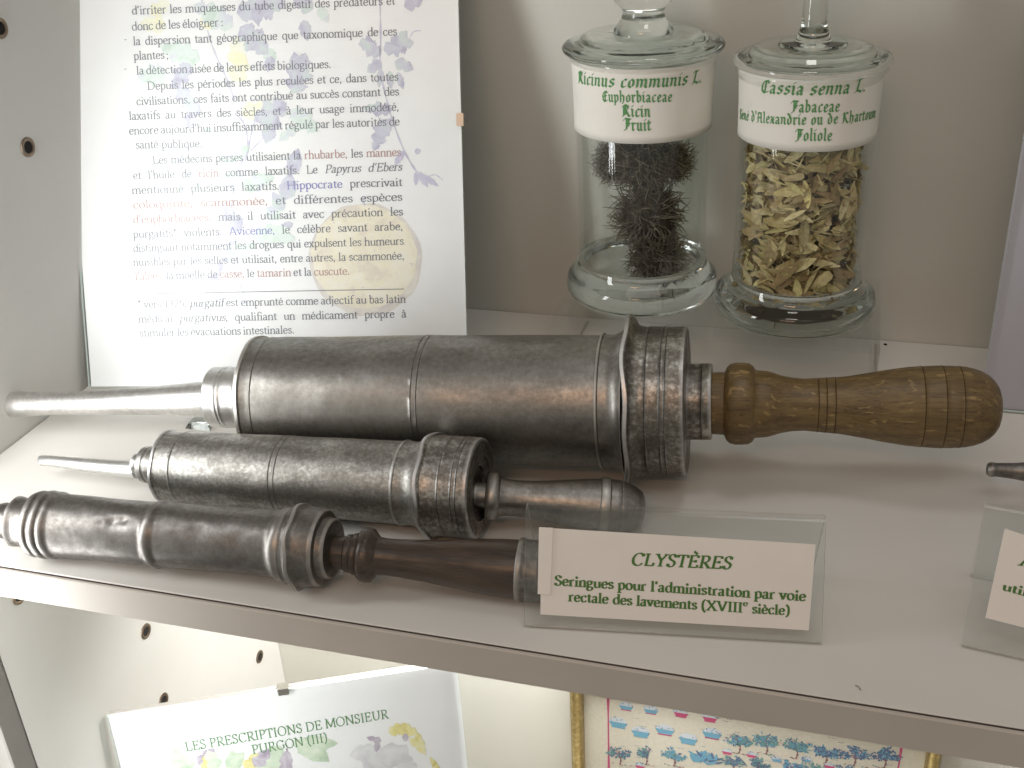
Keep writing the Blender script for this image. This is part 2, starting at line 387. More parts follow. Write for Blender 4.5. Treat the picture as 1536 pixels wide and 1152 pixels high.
ROMAN = {
 'a': (.43, _A), 'b': (.48, "l .1 .73 .1 .04|h .1 .73|"+_B), 'c': (.42, "c .37 .35 .32 .43 .23 .45 .12 .4 .065 .29 .065 .17 .12 .05 .23 .01 .32 .04 .38 .12"),
 'd': (.5, "l .4 .73 .4 .03|h .4 .73|l .4 .02 .48 .03|"+_D), 'e': (.44, _E),
 'f': (.3, "c .36 .68 .29 .73 .2 .7 .14 .6 .14 .46|l .14 .48 .14 .02|s .14 .012|l .03 .44 .29 .44"),
 'g': (.45, "c .2 .45 .1 .42 .07 .32 .1 .22 .2 .18 .3 .22 .33 .32 .3 .42 .2 .45|c .14 .19 .08 .13 .11 .06 .22 .03 .34 .01 .39 -.07 .33 -.18 .2 -.22 .08 -.18 .06 -.1 .1 -.02 .17 .03|l .3 .42 .43 .44"),
 'h': (.5, "l .1 .73 .1 .02|h .1 .73|s .1 .012|"+_N1), 'i': (.25, _I+"|d .12 .63"), 'l': (.25, "l .12 .73 .12 .02|h .12 .73|s .12 .012"),
 'j': (.25, "c .12 .44 .12 .1 .1 -.1 .02 -.2|h .12 .44|d .12 .63"),
 'm': (.78, "l .1 .44 .1 .02|h .1 .44|s .1 .012|c .1 .32 .18 .42 .27 .45 .36 .41 .39 .31|l .39 .32 .39 .02|s .39 .012|c .39 .32 .47 .42 .56 .45 .65 .41 .68 .31|l .68 .32 .68 .02|s .68 .012"),
 'n': (.5, "l .1 .44 .1 .02|h .1 .44|s .1 .012|"+_N1), 'o': (.48, _O), 'p': (.48, "l .1 .44 .1 -.22|h .1 .44|s .1 -.23|"+_B),
 'q': (.5, "l .4 .44 .4 -.22|s .4 -.23|"+_D), 'r': (.36, "l .1 .44 .1 .02|h .1 .44|s .1 .012|c .1 .3 .17 .41 .25 .45 .33 .42"),
 's': (.36, "c .29 .35 .25 .43 .17 .45 .08 .41 .075 .33 .13 .26 .23 .22 .3 .15 .28 .06 .2 .015 .11 .02 .05 .11"),
 't': (.31, "c .14 .57 .14 .3 .14 .1 .19 .02 .29 .06|l .03 .44 .28 .44"), 'u': (.5, _U),
 'v': (.45, "l .05 .44 .22 .02|l .22 .02 .39 .44|s .06 .44|s .38 .44"), 'x': (.46, "l .07 .44 .39 .01|l .38 .44 .07 .01|s .08 .44|s .37 .44|s .08 .012|s .38 .012"),
 'y': (.45, "l .06 .44 .23 .05|c .39 .44 .23 .05 .15 -.15 .05 -.2|s .07 .44|s .38 .44"),
 'A': (.68, "l .07 .01 .34 .69|l .34 .69 .6 .01|l .17 .24 .5 .24|s .07 .012|s .61 .012"), 'C': (.68, _CC), 'D': (.74, "l .14 .68 .14 .01|s .14 .67|s .14 .012|c .14 .67 .36 .67 .56 .58 .66 .36 .58 .13 .38 .01 .14 .012"),
 'E': (.6, _CE), 'G': (.72, _CC+"|l .6 .3 .6 .06|s .6 .31"), 'H': (.76, "l .14 .68 .14 .01|l .62 .68 .62 .01|l .14 .35 .62 .35|s .14 .67|s .62 .67|s .14 .012|s .62 .012"),
 'I': (.32, "l .16 .68 .16 .01|s .16 .67|s .16 .012"), 'L': (.57, "l .14 .68 .14 .01|s .14 .67|l .05 .015 .5 .015|l .5 .01 .54 .18"),
 'M': (.88, "l .13 .68 .11 .01|l .13 .68 .43 .04|l .43 .04 .74 .68|l .74 .68 .77 .01|s .1 .012|s .77 .012|s .1 .67|s .77 .67"),
 'N': (.76, "l .13 .68 .13 .01|l .12 .68 .62 .02|l .62 .68 .62 .01|s .13 .012|s .1 .67|s .62 .67"),
 'O': (.76, "c .38 .69 .2 .62 .08 .46 .08 .22 .2 .06 .38 -.005 .56 .06 .68 .22 .68 .46 .56 .62 .38 .69"), 'P': (.56, _CP), 'R': (.64, _CP+"|l .28 .32 .56 .015|s .57 .012"),
 'S': (.5, "c .4 .55 .34 .66 .23 .69 .11 .62 .09 .5 .18 .4 .33 .32 .42 .22 .38 .07 .26 -.005 .14 .03 .07 .15|l .41 .67 .4 .53|l .06 .16 .06 .01"),
 'T': (.6, "l .3 .68 .3 .01|s .3 .012|l .04 .67 .56 .67|l .04 .68 .03 .53|l .56 .68 .57 .53"), 'U': (.74, "c .14 .67 .14 .3 .2 .08 .36 .0 .52 .08 .6 .3 .6 .67|s .14 .67|s .6 .67"),
 'V': (.68, "l .07 .68 .34 .01|l .34 .01 .6 .68|s .07 .67|s .6 .67"), 'X': (.7, "l .09 .68 .6 .01|l .59 .68 .08 .01|s .1 .67|s .58 .67|s .09 .012|s .6 .012"),
 'Y': (.64, "l .07 .68 .32 .33|l .57 .68 .32 .33|l .32 .33 .32 .01|s .07 .67|s .57 .67|s .32 .012"),
 '1': (.46, "l .24 .64 .24 .01|s .24 .012|l .13 .57 .24 .65"), '2': (.48, "c .08 .5 .13 .61 .25 .64 .36 .56 .36 .43 .25 .24 .07 .02|l .07 .02 .4 .02"),
 '3': (.48, "c .09 .55 .17 .63 .28 .61 .34 .5 .29 .38 .18 .34|c .18 .34 .32 .31 .38 .18 .3 .04 .17 .0 .07 .07"), '5': (.48, "l .37 .64 .14 .64|l .14 .64 .11 .36|c .11 .36 .24 .4 .36 .33 .38 .17 .3 .04 .17 .0 .07 .06"),
 '.': (.22, "d .1 .04"), ',': (.22, "d .1 .04|l .11 .03 .06 -.1"), ';': (.24, "d .1 .36|d .1 .04|l .11 .03 .06 -.1"), ':': (.24, "d .1 .36|d .1 .04"),
 "'": (.2, "l .11 .72 .07 .52"), '*': (.34, "l .16 .7 .16 .46|l .06 .64 .26 .52|l .26 .64 .06 .52"), '-': (.3, "l .05 .23 .25 .23"),
 '(': (.32, "c .26 .74 .12 .58 .08 .3 .12 .02 .26 -.16"), ')': (.32, "c .05 .74 .19 .58 .23 .3 .19 .02 .05 -.16"), ' ': (.25, ""),
}
for _k, _b, _acc in (('é', 'e', "l .18 .53 .29 .66"), ('è', 'e', "l .27 .53 .15 .66"), ('ë', 'e', "d .13 .6|d .3 .6"), ('à', 'a', "l .25 .53 .13 .66"), ('È', 'E', "l .42 .75 .20 .91"), ('â', 'a', "l .1 .53 .19 .65|l .19 .65 .29 .53")):
    ROMAN[_k] = (ROMAN[_b][0], ROMAN[_b][1]+'|'+_acc)
_bi = "l .04 .47 .1 .42 .1 .07 .17 .01"
BLACK = {
 'a': (.4, "l .07 .38 .14 .47 .27 .4 .27 .07 .34 .01|l .27 .27 .1 .2 .09 .08 .16 .01 .27 .1"), 'b': (.4, "l .04 .75 .1 .7 .1 .08 .18 .01 .31 .09 .31 .37 .2 .47 .1 .37"),
 'c': (.34, "l .3 .42 .21 .47 .1 .37 .1 .09 .18 .01 .3 .08"), 'd': (.41, "l .05 .71 .15 .66 .31 .38 .31 .1 .2 .01 .1 .09 .1 .37 .2 .47 .3 .4"),
 'e': (.36, "l .31 .08 .19 .01 .1 .09 .1 .37 .2 .47 .3 .38 .27 .28 .1 .22"), 'f': (.3, "l .32 .68 .22 .73 .14 .62 .14 .0|l .02 .45 .28 .45"),
 'h': (.42, "l .04 .75 .1 .7 .1 .02|l .1 .35 .22 .47 .32 .38 .32 .08 .22 -.1"), 'i': (.22, _bi+"|l .08 .62 .14 .66"), 'k': (.38, "l .04 .75 .1 .7 .1 .02|l .1 .3 .22 .46 .31 .38 .14 .26 .28 .06 .35 .02"),
 'l': (.22, "l .04 .75 .1 .7 .1 .07 .17 .01"), 'm': (.62, "l .04 .47 .1 .42 .1 .03|l .1 .36 .21 .47 .3 .4 .3 .03|l .3 .36 .41 .47 .5 .4 .5 .07 .57 .01"),
 'n': (.42, "l .04 .47 .1 .42 .1 .03|l .1 .36 .21 .47 .3 .4 .3 .07 .37 .01"), 'o': (.4, "l .2 .47 .1 .37 .1 .1 .2 .01 .31 .1 .31 .37 .2 .47"),
 'p': (.4, "l .04 .47 .1 .42 .1 -.2|l .1 .36 .21 .47 .31 .38 .31 .1 .2 .01 .1 .08"), 'r': (.32, _bi+"|l .1 .34 .21 .47 .28 .41"),
 's': (.36, "l .3 .41 .2 .47 .1 .4 .11 .29 .28 .2 .28 .1 .18 .01 .06 .08"), 't': (.28, "l .1 .6 .1 .08 .17 .01 .26 .06|l .02 .45 .24 .45"),
 'u': (.42, "l .04 .47 .1 .42 .1 .1 .18 .01 .3 .1|l .24 .47 .3 .42 .3 .07 .37 .01"), 'v': (.4, "l .04 .47 .1 .42 .1 .1 .2 .01 .31 .1 .31 .36 .22 .47"), 'x': (.36, "l .05 .45 .12 .46 .26 .03 .33 .02|l .3 .46 .06 .02|l .06 .25 .3 .25"),
 'R': (.56, "l .13 .66 .13 .05 .04 .0|l .03 .58 .2 .7 .4 .63 .4 .48 .26 .38 .13 .4|l .26 .38 .42 .08 .52 .02|l .24 .66 .24 .12"), 'E': (.5, "l .46 .58 .34 .7 .15 .62 .08 .4 .1 .14 .24 .0 .44 .09|l .12 .36 .4 .4|l .27 .66 .27 .06"),
 'F': (.5, "l .02 .56 .13 .69 .48 .66|l .22 .66 .22 .06 .08 -.02|l .22 .38 .44 .4|l .34 .64 .34 .24"), 'C': (.52, "l .48 .56 .36 .69 .16 .62 .08 .4 .1 .14 .26 .0 .48 .09|l .29 .66 .29 .06"),
 'S': (.5, "l .44 .58 .3 .7 .12 .62 .11 .48 .4 .3 .42 .12 .26 .0 .05 .09|l .27 .64 .27 .08"), 'A': (.56, "l .04 .56 .16 .68 .4 .62 .42 .07 .52 .0|l .2 .66 .1 .3 .17 .06 .04 .0|l .1 .33 .42 .33"),
 'K': (.54, "l .05 .6 .13 .69 .15 .06 .05 .0|l .15 .36 .3 .68 .44 .62|l .2 .4 .38 .08 .5 .0"), 'L': (.56, "l .04 .62 .14 .7 .2 .63 .17 .1 .06 .0|l .12 .07 .26 .1 .44 .0 .54 .12|l .2 .66 .34 .7"),
 '.': (.2, "l .06 .05 .1 .01"), "'": (.18, "l .06 .74 .1 .68 .07 .55"), ' ': (.24, ""),
}
BLACK['é'] = (BLACK['e'][0], BLACK['e'][1]+"|l .2 .6 .28 .67")

def catmull(p, n=5):
    out = []
    for i in range(len(p)-1):
        p0 = p[max(i-1, 0)]; p1 = p[i]; p2 = p[i+1]; p3 = p[min(i+2, len(p)-1)]
        if p[0] == p[-1]:
            if i == 0: p0 = p[-2]
            if i == len(p)-2: p3 = p[1]
        for k in range(n):
            t = k/n
            out.append(tuple(.5*(2*b+(c-a)*t+(2*a-5*b+4*c-d)*t*t+(3*b-a-3*c+d)*t**3) for a, b, c, d in zip(p0, p1, p2, p3)))
    out.append(p[-1])
    return out
def hull(pts):
    pts = sorted(set(pts))
    def half(ps):
        h = []
        for q in ps:
            while len(h) > 1 and (h[-1][0]-h[-2][0])*(q[1]-h[-2][1])-(h[-1][1]-h[-2][1])*(q[0]-h[-2][0]) <= 0: h.pop()
            h.append(q)
        return h
    a = half(pts); b = half(pts[::-1])
    return a[:-1]+b[:-1]

class Ink:
    """collects lettering polygons in (u, v, layer) space; fn maps them into the object"""
    def __init__(s): s.V = []; s.F = []; s.mi = []
    def poly(s, pts, lay, mi):
        b = len(s.V)
        s.V += [(x, y, lay) for x, y in pts]
        s.F.append(tuple(range(b, b+len(pts)))); s.mi.append(mi)
    def ribbon(s, pts, ax, bx, ang, lay, mi, T):
        L = []; Rr = []
        n = len(pts)
        for i, (x, y) in enumerate(pts):
            a = pts[max(i-1, 0)]; b = pts[min(i+1, n-1)]
            dx, dy = b[0]-a[0], b[1]-a[1]
            d = math.hypot(dx, dy) or 1
            nx, ny = -dy/d, dx/d
            q = nx*math.cos(ang)+ny*math.sin(ang); w = -nx*math.sin(ang)+ny*math.cos(ang)
            h = math.sqrt((ax*q)**2+(bx*w)**2)
            L.append((x+nx*h, y+ny*h)); Rr.append((x-nx*h, y-ny*h))
        for i in range(n-1):
            s.poly([T(*Rr[i]), T(*Rr[i+1]), T(*L[i+1]), T(*L[i])], lay, mi)
    def glyph(s, font, ch, T, wt, mi, layer):
        adv, spec = font.get(ch, font[' '])
        if not spec: return adv
        lay = layer
        for st in spec.split('|'):
            k, *nums = st.split(); nums = [float(q) for q in nums]
            pts = list(zip(nums[::2], nums[1::2]))
            lay += 1.0
            if font is BLACK:
                c, sn = math.cos(R(42)), math.sin(R(42))
                a, b = wt, .014
                for i in range(len(pts)-1):
                    hp = []
                    for (x, y) in (pts[i], pts[i+1]):
                        for ea, eb in ((a, b), (a, -b), (-a, b), (-a, -b)):
                            hp.append((round(x+ea*c-eb*sn, 5), round(y+ea*sn+eb*c, 5)))
                    s.poly([T(*q) for q in hull(hp)], lay+(i % 4)*.22, mi)
            else:
                a = wt; b = .018+wt*.14; ang = R(14)
                if k == 'l': s.ribbon(pts, a, b, ang, lay, mi, T)
                elif k == 'c': s.ribbon(catmull(pts), a, b, ang, lay, mi, T)
                elif k == 's':
                    x, y = pts[0]; h = wt+.058
                    s.poly([T(x-h, y-b), T(x+h, y-b), T(x+h, y+b), T(x-h, y+b)], lay, mi)
                elif k == 'h':
                    x, y = pts[0]
                    s.poly([T(x-wt-.06, y-.05), T(x-wt+.02, y-.07), T(x+wt, y+.01), T(x+wt-.02, y+.015)], lay, mi)
                elif k == 'd':
                    x, y = pts[0]; rr = wt+.014
                    s.poly([T(x+rr*math.cos(q*math.pi/4), y+rr*math.sin(q*math.pi/4)) for q in range(8)], lay, mi)
        return adv
    def line(s, text, u0, v0, u1, v1, size, font=ROMAN, wt=.042, shear=0.0, mi=0, track=0.0, fit='space', colors=None, vfun=None, styles=None):
        """text from (u0,v0) to (u1,v1): the gaps between words stretch (space) or the letters (scale)"""
        L = math.hypot(u1-u0, v1-v0); du, dv = (u1-u0)/L, (v1-v0)/L
        nat = sum(font.get(c, font[' '])[0]+track for c in text)*size
        ns = text.count(' ')
        sx, extra = 1.0, 0.0
        if fit == 'space' and ns:
            extra = (L-nat)/ns
            lo = -.10*size
            if extra < lo: sx = (L-lo*ns)/nat; extra = lo
            if extra > .34*size: sx = (L-.34*size*ns)/nat; extra = .34*size
        else: sx = L/nat
        x = 0.0
        words = text.split(' ')
        wi = 0; par = 0
        for ch in text:
            if ch == ' ':
                wi += 1; x += font[' '][0]*size*sx+track*size+extra; continue
            m = mi if not colors else colors.get(wi, mi)
            sh = shear
            if styles and wi in styles: sh = .22
            def T(gx, gy, x=x, m=m, sh=sh):
                px = x+(gx+sh*gy)*size*sx; py = gy*size
                if vfun: py += vfun(px/L)
                return (u0+du*px-dv*py, v0+dv*px+du*py)
            par ^= 1
            adv = s.glyph(font, ch, T, wt*(1.3 if styles and styles.get(wi) == 'b' else 1), m, par*.5)
            x += (adv+track)*size*sx
    def build(s, name, mats, parent, fn, M=None):
        return mesh_obj(name, [fn(*v) for v in s.V], s.F, mats, parent, M, s.mi)

# ================================================================== SETTING
D = 0.35
def struct(o): o['kind'] = 'structure'; return o
struct(bm_obj('back_wall', box_bm(-.02, 1.3, D, D+.02, -.66, .75), M_WALL))
# shelf with edge band
sh = struct(bm_obj('shelf', box_bm(.0005, 1.25, .0030, D-.0005, -.0177, 0, .0004, 1), M_SHELF))
sb = bm_obj('edge_band', box_bm(.0005, 1.25, 0, .0021, -.0185, -.0003, .0005, 1), M_EDGE, sh)
bm_obj('seam', box_bm(.0006, 1.25, .0012, .0040, -.0020, -.0006), M_SEAM, sh)
struct(bm_obj('lower_shelf', box_bm(.0005, 1.25, .0, D-.0005, -.662, -.644, .0005, 1), M_SHELF))
# side panel with shelf-pin holes
sp = empty('side_panel', (0, .2, -.66), 'white laminated side panel of the cabinet, pierced with bronze ringed shelf holes', 'panel')
bm_obj('board', box_bm(-.019, 0, .052, D-.0004, -.66, .75), M_PANEL, sp)
bm_obj('edge_strip', box_bm(-.048, .0003, .034, .0515, -.66, .75, .001, 1), M_STRIP, sp)
hole_pos = [(.188, .2295), (.186, .161), (.181, -.205), (.181, -.2735), (.316, -.2785), (.316, -.3465), (.079, -.092), (.316, .161), (.316, .23), (.079, .23), (.079, .161)]
ring0 = None
for (hy, hz) in hole_pos:
    M = Matrix.Translation((0, hy, hz))
    if ring0 is None:
        ring0 = lathe('hole_ring', [(-.0004, .0036), (.0006, .0037), (.0010, .0046), (.0008, .0058), (.0001, .0060)], M_GROM, sp, M, 32, .0005, caps=False)
        hole0 = lathe('hole', [(-.0002, .0002), (.00025, .0039)], M_HOLE, ring0, M, 24, .002, caps=True)
    else:
        a = ring0.copy(); COL.objects.link(a); put(a, sp, M)
        b = hole0.copy(); COL.objects.link(b); put(b, a, M)

# ================================================================== CLIP-FRAMED PAGES
class Page:
    def __init__(s, O, yaw, lean, roll=0.0):
        w = Vector((math.cos(yaw), math.sin(yaw), 0))
        v = Vector((-math.sin(yaw)*math.sin(lean), math.cos(yaw)*math.sin(lean), math.cos(lean)))
        s.w = w*math.cos(roll)+v*math.sin(roll); s.v = v*math.cos(roll)-w*math.sin(roll)
        s.n = s.w.cross(s.v)          # toward the viewer
        s.O = Vector(O)
        s.M = frame_m(s.O, s.w, s.v, s.n)
    def uv(s, x, y):
        p = on_plane(x, y, s.O, s.n)-s.O
        return p.dot(s.w), p.dot(s.v)
def sheet(u0, u1, v0, v1, w0, w1, bev=0): return box_bm(u0, u1, v0, v1, w0, w1, bev, 1)
def clip_bm(pts, wid, axis):
    """bent steel strip: profile pts (along, w) extruded over wid"""
    bm = bmesh.new(); th = .0006
    rows = []
    for i, (a, w) in enumerate(pts):
        p = pts[max(i-1, 0)]; q = pts[min(i+1, len(pts)-1)]
        dx, dy = q[0]-p[0], q[1]-p[1]; d = math.hypot(dx, dy) or 1
        nx, ny = -dy/d*th, dx/d*th
        rows.append([(a, w), (a+nx, w+ny)])
    vs = []
    for (p, q) in rows:
        r = []
        for (a, w) in (p, q):
            for h in (-wid/2, wid/2):
                r.append(bm.verts.new((a, h, w) if axis == 'u' else (h, a, w)))
        vs.append(r)
    for i in range(len(vs)-1):
        a, b = vs[i], vs[i+1]
        for k0, k1 in ((0, 1), (1, 3), (3, 2), (2, 0)):
            bm.faces.new((a[k0], a[k1], b[k1], b[k0]))
    bm.faces.new((vs[0][0], vs[0][1], vs[0][3], vs[0][2])); bm.faces.new((vs[-1][0], vs[-1][2], vs[-1][3], vs[-1][1]))
    bmesh.ops.recalc_face_normals(bm, faces=bm.faces[:])
    return bm

class Art:
    """flat printed shapes in page coordinates"""
    def __init__(s): s.V = []; s.F = []; s.mi = []; s.k = 0
    def poly(s, pts, mi):
        b = len(s.V); s.k += 1
        w = (s.k % 24)*4e-6
        s.V += [(x, y, w) for x, y in pts]; s.F.append(tuple(range(b, b+len(pts)))); s.mi.append(mi)
    def leaf(s, x, y, ln, wd, ang, mi, lobes=0):
        n = 9 if not lobes else 24
        top = []; bot = []
        for i in range(n+1):
            t = i/n
            h = wd*.5*math.sin(math.pi*t**.8)**.8
            if lobes: h *= .62+.5*abs(math.sin(math.pi*t*lobes))
            h *= 1+.12*math.sin(i*2.7+ln*900)
            top.append((t*ln, h)); bot.append((t*ln, -h*(1-.1*math.sin(i*1.9))))
        c, sn = math.cos(ang), math.sin(ang)
        # quads, so that concave outlines fill properly
        for i in range(n):
            q = [bot[i], bot[i+1], top[i+1], top[i]]
            b = len(s.V)
            w = (s.k % 24)*4e-6
            s.V += [(x+c*a-sn*e, y+sn*a+c*e, w) for a, e in q]
            s.F.append((b, b+1, b+2, b+3)); s.mi.append(mi)
        s.k += 1
    def stroke(s, pts, wd, mi):
        p = catmull(pts, 6)
        s.k += 1
        w = (s.k % 24)*4e-6
        L = []
        for i in range(len(p)):
            a = p[max(i-1, 0)]; b = p[min(i+1, len(p)-1)]
            dx, dy = b[0]-a[0], b[1]-a[1]; d = math.hypot(dx, dy) or 1
            ww = wd*(.8+.35*math.sin(i*1.7))
            L.append(((p[i][0]-dy/d*ww/2, p[i][1]+dx/d*ww/2), (p[i][0]+dy/d*ww/2, p[i][1]-dx/d*ww/2)))
        for i in range(len(L)-1):
            b = len(s.V)
            s.V += [(*L[i][1], w), (*L[i+1][1], w), (*L[i+1][0], w), (*L[i][0], w)]
            s.F.append((b, b+1, b+2, b+3)); s.mi.append(mi)
    def build(s, name, mats, parent, M, w0):
        return mesh_obj(name, [(x, y, w+w0) for x, y, w in s.V], s.F, mats, parent, M, s.mi)
def watercolour(name, a, b, c, sc=90):
    m = mat(name, a, .8, spec=.15)
    v = coords(m)
    n = nd(m, 'ShaderNodeTexNoise', Scale=float(sc), Detail=6.0, Roughness=.6, Distortion=.6)
    lk(m, v, n.inputs['Vector'])
    lk(m, ramp(m, n.outputs['Fac'], [(.34, a), (.5, b), (.66, c)]), bsdf(m).inputs['Base Color'])
    return m
WC_PURPLE = watercolour('wash_purple', (.43, .42, .54), (.56, .56, .66), (.58, .67, .64))
WC_GREEN = watercolour('wash_green', (.55, .65, .60), (.66, .74, .70), (.62, .63, .72))
WC_YELLOW = watercolour('wash_yellow', (.80, .78, .52), (.80, .79, .64), (.80, .80, .74))
WC_STEM = watercolour('wash_stem', (.48, .46, .60), (.56, .55, .68), (.62, .63, .72))
WC_FRUIT = watercolour('wash_fruit', (.68, .62, .55), (.78, .73, .59), (.79, .76, .68), 55)
WC_FRUITD = watercolour('wash_fruit_rim', (.60, .56, .56), (.68, .64, .60), (.74, .71, .66), 70)
WC_LEAF = watercolour('wash_leaf', (.42, .54, .40), (.56, .65, .52), (.68, .73, .62), 60)
WC_GOLD = watercolour('wash_gold', (.62, .53, .20), (.74, .68, .33), (.78, .74, .50), 90)
WC_GREY = watercolour('wash_grey', (.58, .57, .60), (.66, .66, .68), (.74, .73, .75), 70)
WC_MAUVE = watercolour('wash_mauve', (.36, .30, .40), (.50, .45, .52), (.60, .58, .62), 90)

def clip_frame(label, page, W, H, group):
    t = empty('clip_frame', page.O, label, 'picture frame', group)
    bm_obj('backing_board', sheet(.001, W-.001, 0, H, -.0040, -.0006), M_BOARD, t, page.M)
    pa = bm_obj('paper', sheet(.0006, W-.0006, .0004, H-.0004, -.0005, 0), M_PAPER, t, page.M)
    bm = sheet(0, W, 0, H, .0008, .0028)
    g = bm_obj('glass_pane', bm, [M_PANE, M_PANE_EDGE], t, page.M)
    for p in g.data.polygons:
        if abs(p.normal.z) < .5: p.material_index = 1
    return t, pa
def clip_at(t, page, u, v, side):
    if side == 'u-': pts = [(-.0012+.009, -.0047), (-.0012, -.0047), (-.0012, .0033), (.0032, .0033)]; ax = 'u'; sg = 1
    elif side == 'u+': pts = [(.0012-.009, -.0047), (.0012, -.0047), (.0012, .0033), (-.0032, .0033)]; ax = 'u'; sg = 1
    else: pts = [(.0012-.009, -.0047), (.0012, -.0047), (.0012, .0033), (-.0040, .0033)]; ax = 'v'; sg = 1
    bm = clip_bm(pts, .0078, ax)
    o = bm_obj('clip', bm, M_CLIP, t, page.M @ Matrix.Translation((u, v, 0)))
    return o

# ---- upper text page
pg = Page((.005, .1821, .0012), .2072, .3405)
PW, PH = .251, .372
fr_up, pap = clip_frame('tall clip frame holding the printed French text page, leaning behind the large syringe', pg, PW, PH, None)
clip_at(fr_up, pg, 0, pg.uv(105, 193)[1], 'u-')
clip_at(fr_up, pg, PW, pg.uv(692, 180)[1], 'u+')
art = Art()
PX = lambda x, y: pg.uv(x, y)
PS = (PX(400, 300)[0]-PX(390, 300)[0])/10   # metres per photo pixel on the page
def pleaf(x, y, ln, wd, deg, mi, lobes=0):
    u, v = PX(x, y); art.leaf(u, v, ln*PS, wd*PS, R(deg), mi, lobes)
def pstroke(pts, wd, mi): art.stroke([PX(*p) for p in pts], wd*PS, mi)
# gourd-like fruit at lower right
u, v = PX(548, 390); rad = 84*PS
NF = 48
art.poly([(u+rad*math.cos(2*math.pi*i/NF)*(1+.015*math.sin(i*.9)), v+rad*.98*math.sin(2*math.pi*i/NF)*(1+.02*math.sin(i*1.3+1))) for i in range(NF)], 5)
art.poly([(u-.02*rad+rad*.93*math.cos(2*math.pi*i/NF)*(1+.02*math.sin(i*1.7)), v+.05*rad+rad*.9*math.sin(2*math.pi*i/NF)) for i in range(NF)], 4)
for _ in range(150):
    a = random.uniform(0, 6.28); q = rad*math.sqrt(random.random())*.9; s_ = random.uniform(.4, 1.5)*PS
    art.poly([(u+q*math.cos(a)+s_*math.cos(k*1.05), v+q*math.sin(a)+s_*math.sin(k*1.05)) for k in range(6)], 5)
pstroke([(548, 308), (545, 302), (548, 295)], 3.5, 0)
# stem running down from the top right, with two clusters
pstroke([(570, -5), (571, 60), (570, 100), (580, 150), (592, 190), (608, 230), (625, 258), (634, 272)], 3.0, 3)
for (x, y, ln, wd, dg, lb) in [(572, 82, 34, 22, 150, 3), (575, 75, 46, 26, 12, 4), (585, 80, 40, 22, 50, 3), (572, 92, 26, 18, 215, 2), (592, 92, 30, 18, -25, 2), (588, 165, 42, 20, 175, 3), (580, 178, 50, 24, 245, 4), (592, 180, 28, 16, 215, 3), (560, 62, 22, 18, 190, 2), (628, 258, 26, 10, -60, 0), (632, 262, 30, 9, -35, 0), (625, 256, 22, 8, -95, 0), (606, 10, 30, 20, 20, 2), (606, 226, 26, 10, 235, 0), (622, 228, 10, 9, 10, 0)]:
    pleaf(x, y, ln, wd, dg, 0 if lb or random.random() < .4 else 3, lb)
for x0 in range(3): pleaf(572+x0*12, 104+x0*2, 26, 11, -100+x0*14, 0, 0)
pstroke([(612, 62), (620, 48), (631, 46)], 1.6, 3); pstroke([(638, 268), (652, 262), (664, 270)], 1.4, 3)
# central plant: stems and lobed leaves
pstroke([(302, -5), (310, 40), (322, 78), (340, 118), (352, 150)], 2.6, 3)
pstroke([(352, 170), (366, 185), (372, 215), (368, 245)], 2.4, 3); pstroke([(384, 175), (376, 205), (372, 228)], 2.0, 3); pstroke([(412, 190), (392, 210), (376, 226)], 2.0, 3)
pstroke([(372, 228), (360, 250), (350, 290), (345, 320), (330, 345)], 2.4, 3)
pstroke([(350, 290), (335, 310), (328, 335), (330, 360), (342, 380)], 1.8, 3); pstroke([(368, 370), (350, 400), (362, 430), (372, 465)], 1.6, 3)
for (x, y, ln, wd, dg, mi, lb) in [(350, 40, 66, 34, 150, 1, 4), (355, 20, 74, 40, 10, 0, 4), (360, 40, 56, 36, -45, 0, 3), (300, 90, 62, 34, 160, 1, 4), (285, 95, 46, 26, 230, 0, 3), (268, 130, 40, 24, -60, 0, 2), (296, 150, 46, 22, 245, 0, 2), (250, 110, 44, 30, 185, 1, 3), (440, 140, 60, 36, 70, 0, 3), (430, 155, 56, 34, 205, 0, 3), (436, 165, 50, 30, -40, 1, 3), (412, 170, 46, 26, 250, 0, 2), (450, 120, 40, 24, 100, 0, 2), (445, 190, 34, 16, 215, 1, 2),
        (455, 30, 30, 18, -80, 0, 0), (400, 72, 26, 20, -70, 1, 0), (408, 84, 24, 16, -110, 0, 0), (470, 14, 34, 24, 150, 0, 2), (478, 10, 26, 16, -60, 1, 0),
        (318, 235, 46, 28, 95, 1, 2), (330, 240, 50, 26, 20, 1, 2), (305, 255, 60, 34, 175, 1, 3), (300, 275, 56, 30, 215, 1, 3), (336, 262, 60, 24, -25, 1, 2), (370, 275, 44, 22, 10, 1, 0), (345, 225, 30, 18, 150, 1, 0),
        (428, 300, 40, 26, 75, 0, 0), (436, 262, 40, 22, 70, 0, 0), (362, 345, 44, 26, 130, 0, 2), (378, 356, 60, 28, 10, 1, 3), (402, 330, 40, 24, 50, 1, 2), (356, 360, 40, 22, 235, 0, 2), (400, 345, 46, 24, -20, 1, 0), (384, 366, 40, 22, 190, 1, 0), (425, 315, 30, 18, 120, 0, 0), (322, 415, 26, 14, 60, 0, 2), (330, 420, 22, 12, 170, 0, 0), (440, 335, 26, 12, 200, 0, 0)]:
    pleaf(x, y, ln, wd, dg, mi, lb)
for (x, y, ln, wd, dg) in [(350, 122, 40, 30, 60), (354, 100, 44, 28, 80), (362, 170, 46, 26, 10), (250, 40, 40, 24, 170), (226, 22, 34, 22, 30), (280, 300, 40, 24, 120), (270, 310, 30, 20, 40), (300, 40, 36, 22, 30)]:
    pleaf(x, y, ln, wd, dg, 2, 2)
art.build('plant_illustration', [WC_PURPLE, WC_GREEN, WC_YELLOW, WC_STEM, WC_FRUIT, WC_FRUITD], pap, pg.M, .00010)
